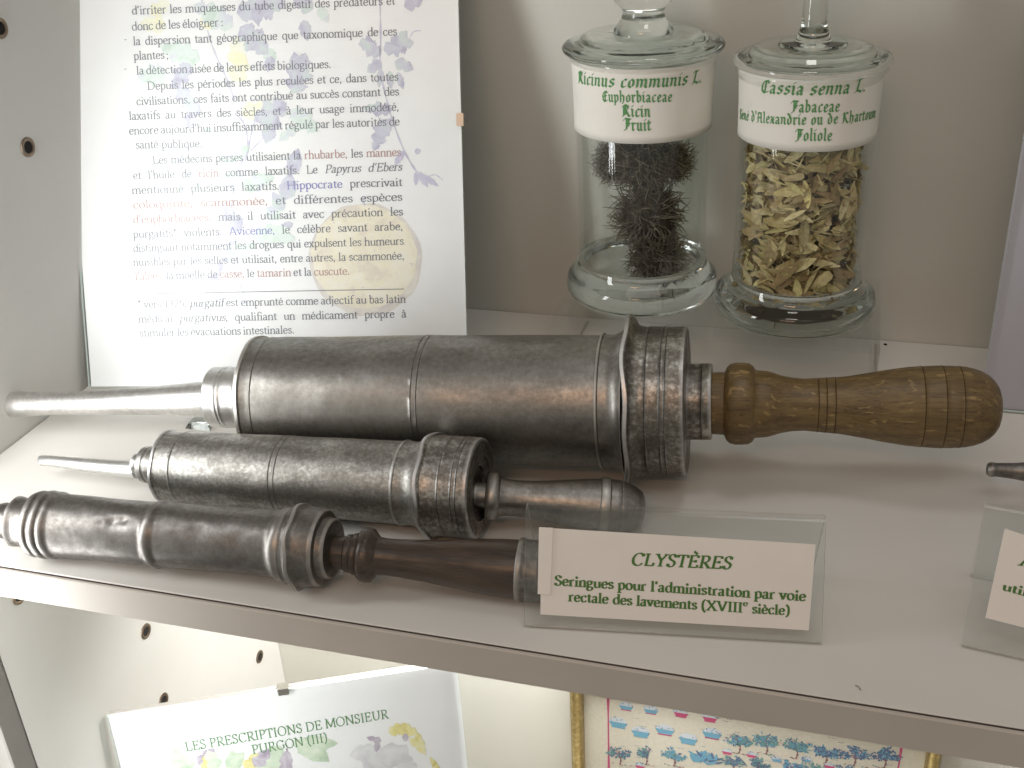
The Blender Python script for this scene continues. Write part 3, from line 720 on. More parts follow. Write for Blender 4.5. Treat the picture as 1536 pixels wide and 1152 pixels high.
# text of the page
ink = Ink()
SZ = 17.0*PS
lines = [
 ("d'irriter les muqueuses du tube digestif des prédateurs et", 198, 22, 593, 7, None, None),
 ("donc de les éloigner :", 198, 46, 336, 39, None, None),
 ("la dispersion tant géographique que taxonomique de ces", 200, 68, 596, 53, None, None),
 ("plantes ;", 201, 90, 254, 88, None, None),
 ("la détection aisée de leurs effets biologiques.", 205, 112, 497, 102, None, None),
 ("Depuis les périodes les plus reculées et ce, dans toutes", 221, 135, 598, 121, None, None),
 ("civilisations, ces faits ont contribué au succès constant des", 205, 158, 599, 143, None, None),
 ("laxatifs au travers des siècles, et à leur usage immodéré,", 194, 180, 599, 166, None, None),
 ("encore aujourd'hui insuffisamment régulé par les autorités de", 194, 202, 600, 188, None, None),
 ("santé publique.", 204, 223, 304, 221, None, None),
 ("Les médecins perses utilisaient la rhubarbe, les mannes", 229, 246, 602, 234, {5: 1, 7: 1}, None),
 ("et l'huile de ricin comme laxatifs. Le Papyrus d'Ebers", 200, 269, 603, 256, {3: 1}, {7: 'i', 8: 'i'}),
 ("mentionne plusieurs laxatifs. Hippocrate prescrivait", 198, 291, 604, 279, {3: 2}, None),
 ("coloquinte, scammonée, et différentes espèces", 200, 313, 604, 301, {0: 1, 1: 1}, None),
 ("d'euphorbiacées, mais il utilisait avec précaution les", 200, 335, 605, 323, {0: 1}, None),
 ("purgatifs* violents. Avicenne, le célèbre savant arabe,", 200, 357, 605, 345, {2: 2}, None),
 ("distinguait notamment les drogues qui expulsent les humeurs", 200, 378, 606, 367, None, None),
 ("nuisibles par les selles et utilisait, entre autres, la scammonée,", 200, 399, 607, 389, {10: 1}, None),
 ("l'aloès, la moëlle de casse, le tamarin et la cuscute.", 203, 420, 525, 412, {0: 1, 4: 1, 6: 1, 9: 1}, None),
 ("* vers 1325, purgatif est emprunté comme adjectif au bas latin", 207, 462, 609, 454, None, {3: 'b'}),
 ("médical purgativus, qualifiant un médicament propre à", 208, 484, 610, 476, None, {1: 'i'}),
 ("stimuler les évacuations intestinales.", 210, 505, 442, 500, None, None)]
for (tx, x0, y0, x1, y1, colr, sty) in lines:
    a = PX(x0, y0); b = PX(x1, y1)
    ink.line(tx, *a, *b, SZ, ROMAN, .045, 0, 0, .0, 'space', colr, None, sty)
for (x, y) in ((186, 64), (186, 108)):
    a = PX(x, y); ink.line('-', a[0], a[1], a[0]+SZ*.3, a[1], SZ)
a = PX(235, 441); b = PX(606, 434)
ink.poly([(a[0], a[1]), (b[0], b[1]), (b[0], b[1]+1.1*PS), (a[0], a[1]+1.1*PS)], 0, 0)
ink.build('lettering', [M_INK, M_INK_RED, M_INK_BLUE], pap, lambda u, v, l: (u, v, .00022+l*.000012), pg.M)

# ---- lower page
_T = on_x(160, 1072, .004)
LW, LH = .2494, .4165
lp = Page(_T, .4472, .1077, .0028)
lp = Page(_T - lp.v*LH, .4472, .1077, .0028)
fr_lo, pap2 = clip_frame('clip frame with green heading, standing below the shelf', lp, LW, LH, None)
_zb = lp.O.z-(-.644)
cu, cv = lp.uv(425, 1032)
clip_at(fr_lo, lp, cu, LH, 'v')
LPX = lambda x, y: lp.uv(x, y)
LS = (LPX(410, 1090)[0]-LPX(400, 1090)[0])/10
ink = Ink()
ink.line("LES PRESCRIPTIONS DE MONSIEUR", *LPX(279, 1127), *LPX(583, 1077), 25*LS, ROMAN, .040, 0, 0, .02, 'scale')
ink.line("PURGON (III)", *LPX(379, 1131), *LPX(492, 1112), 25*LS, ROMAN, .040, 0, 0, .02, 'scale')
art = Art()
def lleaf(x, y, ln, wd, deg, mi, lobes=0):
    u, v = LPX(x, y); art.leaf(u, v, ln*LS, wd*LS, R(deg), mi, lobes)
lleaf(420, 1118, 75, 42, 235, 0); lleaf(440, 1118, 70, 34, -8, 0); lleaf(446, 1112, 66, 34, -48, 0); lleaf(430, 1125, 60, 20, -100, 3)
lleaf(395, 1150, 70, 40, 215, 0, 2)
for k in range(9): lleaf(270+k*14, 1155+random.uniform(-8, 4), 40, 24, random.uniform(40, 140), random.choice((0, 0, 3, 1)), 2)
art.stroke([LPX(430, 1122), LPX(432, 1140), LPX(428, 1160), LPX(436, 1180)], 3*LS, 3)
lleaf(583, 1100, 36, 24, 18, 1, 3); lleaf(602, 1093, 28, 22, -30, 1, 2); lleaf(624, 1098, 50, 13, -78, 1, 3); lleaf(614, 1106, 46, 12, -60, 1, 2)
u, v = LPX(608, 1106); art.poly([(u+5*LS*math.cos(k), v+8*LS*math.sin(k)) for k in [q*.7 for q in range(9)]], 3)
for k in range(14): lleaf(600-k*3+random.uniform(-12, 10), 1140+random.uniform(-16, 14), 40, 30, random.uniform(0, 360), 2, 2)
lleaf(572, 1112, 26, 12, 150, 3, 2); lleaf(566, 1112, 22, 10, 260, 3, 0); lleaf(700-40, 1160, 40, 10, 110, 1)
art.build('plant_illustration', [WC_LEAF, WC_GOLD, WC_GREY, WC_MAUVE], pap2, lp.M, .00010)
ink.build('lettering', [M_INK_GREEN], pap2, lambda u, v, l: (u, v, .00022+l*.000012), lp.M)

# ---- plain framed panel at the right edge
rp = Page(on_z(1468, 612)+Vector((0, 0, .001)), .0, .02)
t = empty('display_panel', rp.O, 'plain pale lilac panel at the right edge, standing behind the wooden handle', 'panel')
bm_obj('board', box_bm(.0005, .26, 0, .36, -.004, 0), painted('lilac_board', (.55, .53, .60), .6, .02), t, rp.M)
g = bm_obj('glass_pane', box_bm(0, .2605, 0, .3605, .0008, .0032), [M_PANE, M_PANE_EDGE], t, rp.M)
for p in g.data.polygons:
    if abs(p.normal.z) < .5: p.material_index = 1

# ---- gilt frame with cross-stitch below
YB = D-.004
GPX = lambda x, y: (on_y(x, y, YB).x, on_y(x, y, YB).z)
g0 = GPX(866, 1060)[0]; g1 = GPX(1399, 1140)[0]
gt = empty('picture_frame', ((g0+g1)/2, YB, -.642), 'gilt picture frame around an embroidered sampler of blue trees, below the shelf', 'picture frame')
M_GILT = mat('gilt', (.45, .33, .12), .3, 1.0)
_v = coords(M_GILT); _n = nd(M_GILT, 'ShaderNodeTexNoise', Scale=300.0, Detail=5.0); lk(M_GILT, _v, _n.inputs['Vector'])
lk(M_GILT, ramp(M_GILT, _n.outputs['Fac'], [(.35, (.36, .27, .11)), (.55, (.46, .35, .15)), (.7, (.60, .48, .24))]), bsdf(M_GILT).inputs['Base Color'])
lk(M_GILT, bump(M_GILT, _n.outputs['Fac'], .10, .0004), bsdf(M_GILT).inputs['Normal'])
GT, GB = -.315, -.6425
hw = .0058
def bar(name, p, q):
    d = Vector(q)-Vector(p); L = d.length; X = d.normalized(); Y = Vector((0, -1, 0)); Z = X.cross(Y)
    prof = []
    for i in range(15):
        a = math.pi*i/14
        prof.append((hw*math.cos(a), .0125*math.sin(a)**.7))
    bm = bmesh.new(); rows = []
    for t_ in (0, L):
        rows.append([bm.verts.new((t_, w, z)) for z, w in [(c, h) for c, h in prof]])
    for i in range(14): bm.faces.new((rows[0][i], rows[0][i+1], rows[1][i+1], rows[1][i]))
    bm.faces.new((rows[0][0], rows[1][0], rows[1][14], rows[0][14]))
    bm.faces.new(rows[0][::-1]); bm.faces.new(rows[1])
    bmesh.ops.recalc_face_normals(bm, faces=bm.faces[:])
    bm_obj(name, bm, M_GILT, gt, frame_m(Vector(p)+Vector((0, .002, 0)), X, Y, Z), True, 30)
bar('frame_bar', (g0, YB, GB), (g0, YB, GT)); bar('frame_bar', (g1, YB, GB), (g1, YB, GT))
bar('frame_bar', (g0+hw, YB, GT-hw), (g1-hw, YB, GT-hw)); bar('frame_bar', (g0+hw, YB, GB+hw), (g1-hw, YB, GB+hw))
M_LINEN = painted('linen_cream', (.55, .52, .43), .85, .05, 300, .3, .1)
lin = bm_obj('linen', box_bm(g0+hw*.6, g1-hw*.6, YB+.0005, YB+.0025, GB+hw*.6, GT-hw*.6), M_LINEN, gt)
E_BLUE = mat('thread_blue', (.13, .31, .42), .8); E_TEAL = mat('thread_teal', (.12, .27, .26), .8); E_NAVY = mat('thread_navy', (.09, .14, .24), .8)
E_PINK = mat('thread_crimson', (.45, .07, .16), .8); E_BROWN = mat('thread_brown', (.22, .12, .12), .8); E_SALM = mat('thread_salmon', (.62, .40, .33), .8); E_GREY = mat('thread_grey', (.50, .54, .58), .8)
art = Art()
gx = lambda x, y: GPX(820+x*.4661, 1000+y*.4661)
GS = .4661*(GPX(1110, 1100)[0]-GPX(1100, 1100)[0])/10
for (xa, xb) in ((197, 190), (1143, 1143)):
    a = gx(xa, 100 if xa < 500 else 250); 
    art.stroke([(a[0], GT-.008), (a[0]+.0001, a[1]-.02), (a[0], GB+.02)], 9*GS, 3)
def dab(u, v, s_, ang, mi): art.leaf(u, v, s_*random.uniform(.8, 1.3), s_*.42, ang, mi)
def tree(x, y, h, mi0, mi1, n=85):
    n = int(n*1.8)
    u, v = gx(x, y); h *= GS
    art.stroke([(u, v-h*.5), (u+.04*h, v-h*.25), (u-.02*h, v), (u+.03*h, v+.12*h)], 7*GS, 4)
    for k in range(9):
        a = R(random.uniform(10, 170)); L = h*random.uniform(.3, .52)
        x1, y1 = u+math.cos(a)*L, v-.12*h+math.sin(a)*L
        art.stroke([(u, v-.15*h), ((u+x1)/2+random.uniform(-.04, .04)*h, (v-.1*h+y1)/2), (x1, y1)], 2.2*GS, 4 if k % 2 else mi0)
        for j in range(n//9):
            q = .3+.75*j/(n//9)
            dab(u+math.cos(a)*L*q+random.uniform(-.07, .07)*h, v-.12*h+math.sin(a)*L*q+random.uniform(-.07, .07)*h, 11.5*GS, random.uniform(0, 6.28), random.choice((mi0, mi0, mi1, mi1, 2, 5 if random.random() < .25 else mi0)))
    for k in range(10): dab(u+random.uniform(-.4, .4)*h, v-.48*h+random.uniform(-.03, .03)*h, 9*GS, random.uniform(-.3, .3), random.choice((1, 4, 5)))
def bowl(x, y, w, mi0, rim):
    u, v = gx(x, y); w *= GS
    art.poly([(u-w*.5, v), (u-w*.32, v-w*.32), (u+w*.32, v-w*.32), (u+w*.5, v)], mi0)
    art.poly([(u-w*.36, v-w*.32), (u+w*.36, v-w*.32), (u+w*.36, v-w*.4), (u-w*.36, v-w*.4)], rim)
    art.poly([(u+w*.46*math.cos(math.pi*k/10), v+w*.003+w*.34*math.sin(math.pi*k/10)) for k in range(11)], 6)
    for k in range(26):
        q = random.uniform(-.46, .46); hh = (1-(q/.5)**2)*.38
        dab(u+q*w, v+random.uniform(0, hh)*w, 7*GS, random.uniform(0, 3), random.choice((6, 6, 0, 2)))
for r_ in range(7):
    y0 = r_*150
    for i, (x, y) in enumerate([(230, 180), (302, 210), (380, 203), (455, 232), (532, 215)] if r_ == 0 else []):
        bowl(x, y, 66, 0, 3 if i in (2, 4) else 0)
    if r_ == 0:
        for x, y in ((255, 128), (335, 140), (432, 150), (525, 165)): bowl(x, y, 50, 0 if x < 400 else 3, 3)
        for x, y in ((620, 245), (708, 248), (805, 262), (900, 278), (992, 285), (1090, 292)): tree(x, y, 100, 1 if x < 850 else 2, 0, 110)
        for x, y in ((235, 285), (320, 285), (410, 290), (600, 312), (680, 318), (790, 330), (860, 336), (960, 345), (1060, 350)): tree(x, y, 92, random.choice((0, 1)), random.choice((1, 2)), 90)
        u, v = gx(510, 300)
        for k in range(46): art.leaf(u+random.uniform(-36, 36)*GS, v+random.uniform(-22, 12)*GS, 34*GS, 9*GS, R(random.uniform(20, 160)), random.choice((0, 0, 0, 2)))
        for x, y in ((580, 275), (660, 285), (740, 300), (835, 300), (300, 320), (910, 320)): bowl(x, y, 36, random.choice((0, 3)), 5)
    elif r_ > 1:
        for i in range(9): tree(250+i*105, 200+y0+i*4, 100, random.choice((0, 1)), 2, 40)
for k in range(40):   # little embroidered captions, unreadable scribbles
    u, v = gx(random.uniform(220, 1120), random.uniform(120, 330)); 
    for j in range(5): dab(u+j*4*GS, v, 4*GS, random.uniform(0, 3), 2)
mesh_obj('embroidery', [(x, YB+.0003-w, z) for x, z, w in art.V], art.F, [E_BLUE, E_TEAL, E_NAVY, E_PINK, E_BROWN, E_SALM, E_GREY], lin, None, art.mi)

# ================================================================== SYRINGES (lathe-turned)
class Axis:
    def __init__(s, A, B):
        s.A = Vector(A); s.d = (Vector(B)-s.A).normalized()
        X = s.d; Z = (Vector((0, 0, 1))-X*X.z).normalized(); Y = Z.cross(X)
        s.M = frame_m(s.A, X, Y, Z)
    def t(s, px):
        lo, hi = -.5, .6
        for _ in range(50):
            m = (lo+hi)/2
            if proj(s.A+s.d*m)[0] < px: lo = m
            else: hi = m
        return (lo+hi)/2
    def st(s, px, rp, wob=0):
        t = s.t(px); z = proj(s.A+s.d*t)[2]
        return (t, rp*z/PF, wob)
def prof(ax, rows): return [ax.st(*r) for r in rows]
def grooved(ax, px0, r0, px1, r1, grooves, depth=1.6, hw=1.6, wob=0):
    """straight piece from px0 to px1 with fine turned lines at the given px"""
    rows = [(px0, r0)]
    for g in grooves:
        r = r0+(r1-r0)*(g-px0)/(px1-px0)
        rows += [(g-hw, r), (g-hw*.4, r+.5), (g, r-depth), (g+hw*.4, r+.5), (g+hw, r)]
    rows.append((px1, r1))
    return prof(ax, rows)

# ---- large syringe
A1 = Axis((.1622, .1353, .0353), (.3729, .1555, .0450))
s1 = empty('clyster_syringe', (.30, .15, 0), 'largest pewter syringe with a turned oak handle and long bright nozzle', 'syringe', 'old enema syringes on the shelf')
AN = Axis(A1.A, A1.A+(Vector(on_y(14, 607, .118))-A1.A)*-1)   # nozzle droops slightly
nz = prof(AN, [(10, 9), (12, 15), (17, 18.5), (30, 19.5), (48, 18), (90, 16.8), (160, 18.5), (230, 22), (300, 26.5), (322, 28)])
lathe('nozzle', nz, PEW_BRIGHT, s1, AN.M, 64, .002, .0002, seed=3.1)
so = prof(A1, [(320, 30), (320.5, 43), (323, 45.5)])+grooved(A1, 324, 45.5, 366, 46, [341, 346], .5, 1.2)+prof(A1, [(372, 48), (378, 56), (382, 62), (386, 66), (390, 68)])
lathe('nozzle_socket', so, PEW_BRIGHT, s1, A1.M, 80, .0015, .0001, seed=1.2)
ba = prof(A1, [(388, 60), (389, 90, .0003), (391, 93.5, .0004), (395.5, 94, .0004), (397.5, 91.5, .0002)])+grooved(A1, 404, 90.5, 636, 95.5, [413], 1.2, 1.0)+grooved(A1, 637, 95.5, 903, 98.5, [643, 651], 1.0, 1.1)
ba += prof(A1, [(904, 101.5), (907, 102), (909, 100), (922, 99.5), (930, 102), (936, 106), (940, 112), (943, 119)])
lathe('barrel', ba, PEW_BIG, s1, A1.M, 128, .0014, .00035, seed=.4, dents=[(A1.t(545), 2.3, .0016, -.00035), (A1.t(572), 2.3, .003, .0003), (A1.t(595), 2.2, .0013, .0003), (A1.t(500), 2.0, .0014, .0003), (A1.t(720), 2.4, .012, .0003)])
ca = prof(A1, [(943.4, 100), (943.6, 126, .0013), (945, 128.5, .0014), (949.5, 128.5, .0014), (951, 126, .0012), (954, 119, .0006), (959, 114, .0003), (966, 112, .0001)])+grooved(A1, 968, 111.5, 1026, 112, [976, 997, 1004], 1.6, 1.3)+prof(A1, [(1030, 111), (1031.5, 108), (1032, 58)])
lathe('cap', ca, PEW_CAP, s1, A1.M, 128, .0010, .0003, seed=2.2)
fe = prof(A1, [(1029, 40), (1030, 56)])+grooved(A1, 1033, 56.5, 1066, 57, [1054], 2.0, 1.3)+prof(A1, [(1068, 56), (1068.5, 44)])
lathe('ferrule', fe, PEW_CAP, s1, A1.M, 80, .0015, .0004, seed=5.2)
AH = Axis(on_plane(1050, 604.5, A1.A, A1.d.cross(Vector((0, 0, 1)))), on_plane(1480, 611.5, A1.A, A1.d.cross(Vector((0, 0, 1)))))
hd = prof(AH, [(1060, 40), (1064, 46), (1086, 47), (1088, 50), (1090, 55), (1095, 59.5), (1103, 61.5), (1113, 61.5), (1123, 60.5), (1129, 57), (1132, 52), (1134, 50.5), (1150, 49.5), (1158, 47.5), (1172, 43), (1188, 40), (1205, 38.8)])
hd += grooved(AH, 1208, 38.8, 1258, 42.5, [1226, 1238, 1251], 1.6, 1.5)+prof(AH, [(1275, 45), (1300, 49.5), (1325, 54), (1350, 57.5)])+grooved(AH, 1362, 59.2, 1402, 61.8, [1380], 1.6, 1.5)+grooved(AH, 1404, 61.9, 1424, 62, [1411], 1.6, 1.5)+grooved(AH, 1426, 62, 1448, 60.5, [1437], 1.6, 1.5)
hd += prof(AH, [(1460, 58), (1472, 54), (1482, 48.5), (1490, 41.5), (1496, 33), (1499.5, 23), (1501.5, 12), (1502, 2)])
lathe('handle', hd, OAK, s1, AH.M, 96, .0015, .0003, seed=7.7)

# ---- middle syringe
A2 = Axis((.1358, .0792, .0199), (.2873, .0826, .0264))
s2 = empty('clyster_syringe', (.24, .08, 0), 'middle sized pitted pewter syringe with a slim curved nozzle, its metal handle behind the sign', 'syringe', 'old enema syringes on the shelf')
# curved nozzle: swept tube
def swept(name, pts, rads, m, parent, seg=40):
    pts = [Vector(p) for p in pts]; V = []; Fc = []
    for i, p in enumerate(pts):
        d = (pts[min(i+1, len(pts)-1)]-pts[max(i-1, 0)]).normalized()
        z = (Vector((0, 0, 1))-d*d.z).normalized(); y = z.cross(d)
        for k in range(seg):
            a = 2*math.pi*k/seg
            V.append(p+(y*math.cos(a)+z*math.sin(a))*rads[i])
    for i in range(len(pts)-1):
        for k in range(seg): Fc.append((i*seg+k, i*seg+(k+1) % seg, (i+1)*seg+(k+1) % seg, (i+1)*seg+k))
    Fc.append(tuple(range(seg))[::-1]); Fc.append(tuple(range((len(pts)-1)*seg, len(pts)*seg)))
    me = bpy.data.meshes.new(name); me.from_pydata([tuple(v) for v in V], [], Fc); me.materials.append(m)
    me.polygons.foreach_set('use_smooth', [True]*len(me.polygons)); me.set_sharp_from_angle(angle=R(50))
    bm = bmesh.new(); bm.from_mesh(me); bmesh.ops.recalc_face_normals(bm, faces=bm.faces[:]); bm.to_mesh(me); bm.free()
    o = bpy.data.objects.new(name, me); COL.objects.link(o)
    return put(o, parent)
nA = A2.d.cross(Vector((0, 0, 1)))
ctrl = [(61, 691, 7.5), (64, 691, 8.3), (80, 692, 8.2), (105, 694.5, 9), (135, 698, 10.5), (170, 701.5, 12), (205, 704.2, 13.3)]
cp = [on_plane(x, y, A2.A, nA) for x, y, _ in ctrl]
cr = [r_*proj(p)[2]/PF for p, (_, _, r_) in zip(cp, ctrl)]
swept('nozzle', cp, cr, PEW_BRIGHT, s2)
lathe('nozzle_socket', prof(A2, [(203, 13), (204, 15.5), (208, 15.5), (210, 14.5), (215.5, 15.2), (216, 24), (217.5, 27), (219, 27.6), (225, 27.6), (226, 26.4), (228, 26.4), (229, 27.6), (246, 27.6), (248, 30), (250, 36)]), PEW_MID, s2, A2.M, 80, .0012, .00003, seed=4)
ba = prof(A2, [(250, 34), (251, 52, .0003), (252.5, 54.5, .0004), (256, 54.8, .0004), (258, 53, .0001)])+grooved(A2, 264, 53, 420, 58.5, [282], 1.2, 1.0)+grooved(A2, 421, 58.5, 606, 63, [429, 437], 1.0, 1.0)
ba += prof(A2, [(607, 65), (610, 65.3), (612, 63.5), (624, 63), (632, 65), (638, 68), (643, 73), (646, 77)])
lathe('barrel', ba, PEW_MID, s2, A2.M, 112, .0013, .0004, seed=9.4, dents=[(A2.t(400), 2.1, .006, .0002), (A2.t(520), 2.4, .007, .0002)])
ca = prof(A2, [(646.8, 66), (647, 79, .001), (648.5, 81.5, .0012), (652.5, 81.5, .0012), (654, 79.5, .001), (655.5, 76.5, .0004), (660, 76, .0002)])+grooved(A2, 668, 75.5, 716, 76, [680, 699, 706], 1.5, 1.3)+prof(A2, [(720, 75), (722, 72), (722.5, 50), (719, 48), (718, 34), (714, 32), (713, 18)])
lathe('cap', ca, PEW_CAP, s2, A2.M, 112, .0009, .0002, seed=6.1)
A2H = Axis(on_z(735, 744, .0205), rest(915, 759, 41))
hd = prof(A2H, [(712, 20), (728, 20), (730, 33), (734, 36), (742, 36.5), (747, 34), (750, 30), (758, 28), (775, 27), (800, 28), (840, 33), (880, 38), (898, 40), (900, 42.5), (906, 43.5), (912, 42.5), (914, 40.5), (928, 40), (930, 38.8), (932, 39.6), (944, 36), (954, 31), (962, 25), (966, 16), (967, 3)])
lathe('handle', hd, PEW_BIG, s2, A2H.M, 80, .0012, .0002, seed=8.3)

# ---- front syringe
A3 = Axis((.1005, .0193, .0176), (.2374, .0266, .0207))
s3 = empty('clyster_syringe', (.2, .03, 0), 'front dark pewter syringe with a ringed stub end and glossy dark brown wooden handle', 'syringe', 'old enema syringes on the shelf')
nz = prof(A3, [(-22, 14), (-20, 20), (-8, 21), (0, 23), (3, 26), (7, 27), (10, 25), (13, 24), (24, 25), (27, 28)])
lathe('nozzle', nz, PEW_DARK, s3, A3.M, 72, .0009, .0001, seed=2)
lathe('nozzle_socket', prof(A3, [(24, 24), (25, 35, .0003), (28, 38, .0003), (32, 37), (36, 35), (50, 35.5), (56, 37)]), PEW_DARK, s3, A3.M, 80, .0009, .0001, seed=3)
ba = prof(A3, [(55, 34), (56, 45), (58, 48.5), (62, 50), (66, 49.5), (68, 48), (71, 50.5), (76, 51.5), (80, 50), (82, 48.5), (85, 50.5), (89, 50.5), (93, 48.5), (96, 47), (150, 47), (232, 47.5), (235, 49), (239, 50.8), (244, 51), (248, 49.5), (251, 48), (300, 48.5), (415, 50.5), (420, 51), (423, 53), (427, 55.5), (432, 56), (436, 55)])
lathe('barrel', ba, PEW_DARK, s3, A3.M, 120, .0011, .00045, seed=5.4, dents=[(A3.t(192), 2.25, .0026, .0007), (A3.t(207), 2.15, .0024, .0007), (A3.t(199), 2.25, .0065, .0006), (A3.t(176), 2.3, .0015, .0003), (A3.t(318), 2.4, .007, .0004), (A3.t(350), 1.3, .010, .0004), (A3.t(205), 1.3, .010, .0004), (A3.t(380), 2.5, .006, .0003)])
ca = prof(A3, [(434, 52), (437, 58, .0003), (440, 57), (446, 58), (449, 62.5, .0007), (451, 65, .001), (455.5, 65.2, .001), (457, 63.5, .0008), (461, 60.5, .0003), (470, 59.5), (484, 58.5), (488, 56), (489, 47), (498, 45.5), (501, 43), (502, 24)])
lathe('cap', ca, PEW_CAP if False else PEW_DARK, s3, A3.M, 112, .0008, .0002, seed=1.1)
A3H = Axis(on_z(512, 829, .0188), rest(795, 856, 47))
hd = prof(A3H, [(494, 22), (500, 25), (519, 25.5), (521, 28.5), (526, 29), (529, 27.5), (531, 31), (535, 32), (538, 31), (541, 37), (546, 41), (552, 41.5), (558, 40), (563, 34), (568, 29), (578, 28), (600, 28.5), (640, 31.5), (680, 36), (715, 40), (750, 43), (778, 44.5)])
lathe('handle', hd, DARKWOOD, s3, A3H.M, 88, .0014, .0003, seed=4.4)
lathe('handle_collar', prof(A3H, [(776, 40), (777, 46.5), (780, 48), (785, 47.5), (788, 46), (806, 46.5), (812, 46), (822, 42), (828, 34), (831, 20), (832, 3)]), PEW_DARK, s3, A3H.M, 72, .0014, .0004, seed=6.4)

# ---- dark instrument entering from the right
p0 = on_z(1484, 704, .022); p1 = p0+Vector((.14, .012, -.001))
A4 = Axis(p0, p1)
s4 = empty('metal_instrument', (p1.x, p1.y, 0), 'tip of a dark metal instrument coming in from the right edge', 'instrument')
lathe('nozzle', [(-.0012, .001), (-.001, .0028), (.0, .0036), (.0015, .0037), (.003, .0034), (.012, .0041), (.03, .0068), (.045, .0085)], PEW_DARK, s4, A4.M, 48, .001, .0002, seed=8)
lathe('barrel', [(.045, .006), (.0455, .0205), (.048, .0216), (.13, .0212), (.132, .019)], PEW_DARK, s4, A4.M, 80, .002, .0005, seed=9)

# ================================================================== JARS ON A CLEAR RISER
RZ = .0468
rs = empty('acrylic_riser', (.41, .29, 0), 'low clear acrylic riser carrying the two glass jars', 'riser')
rl, rr_, rf, rb = .302, .497, .237, .344
bm_obj('top', box_bm(rl, rr_, rf, rb, RZ-.003, RZ, .0006, 2), M_RISER, rs)
for xx in (rl, rr_-.003): bm_obj('leg', box_bm(xx, xx+.003, rf, rb, 0, RZ-.0032, .0004, 1), M_RISER, rs)

def jar(x, y, label, fb, fl, knob, dh):
    t = empty('apothecary_jar', (x, y, RZ), label, 'jar', None)
    M = vmat(x, y, RZ)
    # solid foot, one closed lathe
    foot = [(0.0004, .0), (.0004, .036), (.0010, .0405), (.0035, .0452), (.0075, .0476), (.0115, .0479), (.0155, .0464), (.0190, .0434), (.0220, .0412), (.0260, .0400), (.0260, .0366), (.0225, .0350), (.0190, .031), (.0172, .02), (.0168, .0)]
    foot = [(h, min(r, .0474)) for h, r in foot]
    foot = [(h, r if r > .0435 else r*(fb if h > .012 else 1)) for h, r in foot]
    lathe('foot', foot, M_GLASS, t, M, 112, .0016, caps=False, sharp=60)
    wall = [(.0262, .0400), (.05, .0393), (.10, .0392), (.135, .0396), (.150, .0402), (.1535, .0415), (.1555, .0430), (.1570, .0430), (.1570, .0385), (.1500, .0368), (.10, .0362), (.05, .0362), (.0262, .0366)]
    wall = [(h-(dh if h > .03 else 0), r*fb) for h, r in wall]
    lathe('body', wall, M_GLASSW, t, M, 96, .003, caps=False, sharp=60)
    lid = [(.1575, .0), (.1575, .0405), (.1582, .0448), (.1597, .0465), (.1615, .0468), (.1630, .0455), (.1638, .0425), (.1641, .0378), (.1648, .0366), (.1668, .0355), (.1678, .0335), (.1681, .030), (.1682, .0)]
    lid = [(h-dh, r*fl) for h, r in lid]
    l = lathe('lid', lid, M_GLASS, t, M, 112, .0016, caps=False, sharp=60)
    if knob == 'ball':
        kp = [(.1684, 0.0), (.1684, .0172), (.1705, .0168), (.1725, .0155), (.1760, .0126), (.1795, .0118), (.1815, .0125), (.1850, .0160), (.1900, .0192), (.1960, .0205), (.2020, .0192), (.2070, .0155), (.2100, .009), (.2110, .0)]
    else:
        kp = [(.1684, 0.0), (.1684, .0185), (.1700, .0178), (.1706, .0100), (.1760, .0076), (.1800, .0066), (.1950, .0063), (.2080, .0066), (.2110, .0090), (.2160, .0150), (.2210, .0165), (.2260, .0140), (.2290, .007), (.2295, 0)]
    kp = [(h-dh, r) for h, r in kp]
    lathe('knob', kp, M_GLASS, l, M, 72, .0016, caps=False, sharp=60)
    return t, M
def cyl_pt(x, y, c, r):
    """angle (0 = toward -y) and height where the view ray of a photo pixel meets the jar's surface"""
    d = ray(x, y); ox, oy = CAM.x-c[0], CAM.y-c[1]
    a = d.x*d.x+d.y*d.y; b = 2*(ox*d.x+oy*d.y); q = ox*ox+oy*oy-r*r
    s = (-b-math.sqrt(max(0, b*b-4*a*q)))/(2*a)
    p = CAM+d*s
    return math.atan2(p.x-c[0], -(p.y-c[1])), p.z
def paper_label(t, c, top, bot, a0, a1, lines, mi_mat, r0=.0405):
    zt, zb = top, bot
    def pos(a, z, off):
        k = (z-zb)/(zt-zb)
        r = r0+off+.0012*max(0, k)**2
        return (c[0]+r*math.sin(a), c[1]-r*math.cos(a), z)
    V = []; Fc = []; n = 64; mrow = 10
    for i in range(n+1):
        a = a0+(a1-a0)*i/n
        for j in range(mrow+1):
            z = zb+(zt-zb)*j/mrow
            V.append(pos(a, z, .00006*math.sin(i*.35)))
    for i in range(n):
        for j in range(mrow):
            q = i*(mrow+1)+j
            Fc.append((q, q+mrow+1, q+mrow+2, q+1))
    lab = mesh_obj('paper_label', V, Fc, M_LABEL, t, None, None, True)
    so_ = lab.modifiers.new('thickness', 'SOLIDIFY'); so_.thickness = .00025; so_.offset = -1
    ink = Ink()
    for (tx, xl, xr, ym, size_px, shear, wt) in lines:
        aL, zL = cyl_pt(xl, ym[0], c, r0); aR, zR = cyl_pt(xr, ym[2], c, r0)
        aM, zM = cyl_pt((xl+xr)/2, ym[1], c, r0)
        size = size_px*proj(Vector((c[0], c[1]-r0, zM)))[2]/PF
        def vf(q, zL=zL, zM=zM, zR=zR):
            # parabola through the three measured baseline heights
            return zL*2*(q-.5)*(q-1)-zM*4*q*(q-1)+zR*2*q*(q-.5)-zM
        ink.line(tx, aL*r0, zM, aR*r0, zM, size, BLACK, wt, shear, 0, .02, 'scale', None, vf)
    ink.build('lettering', [mi_mat], lab, lambda u, v, l: pos(u/r0, v, .0002+l*.000012), None)

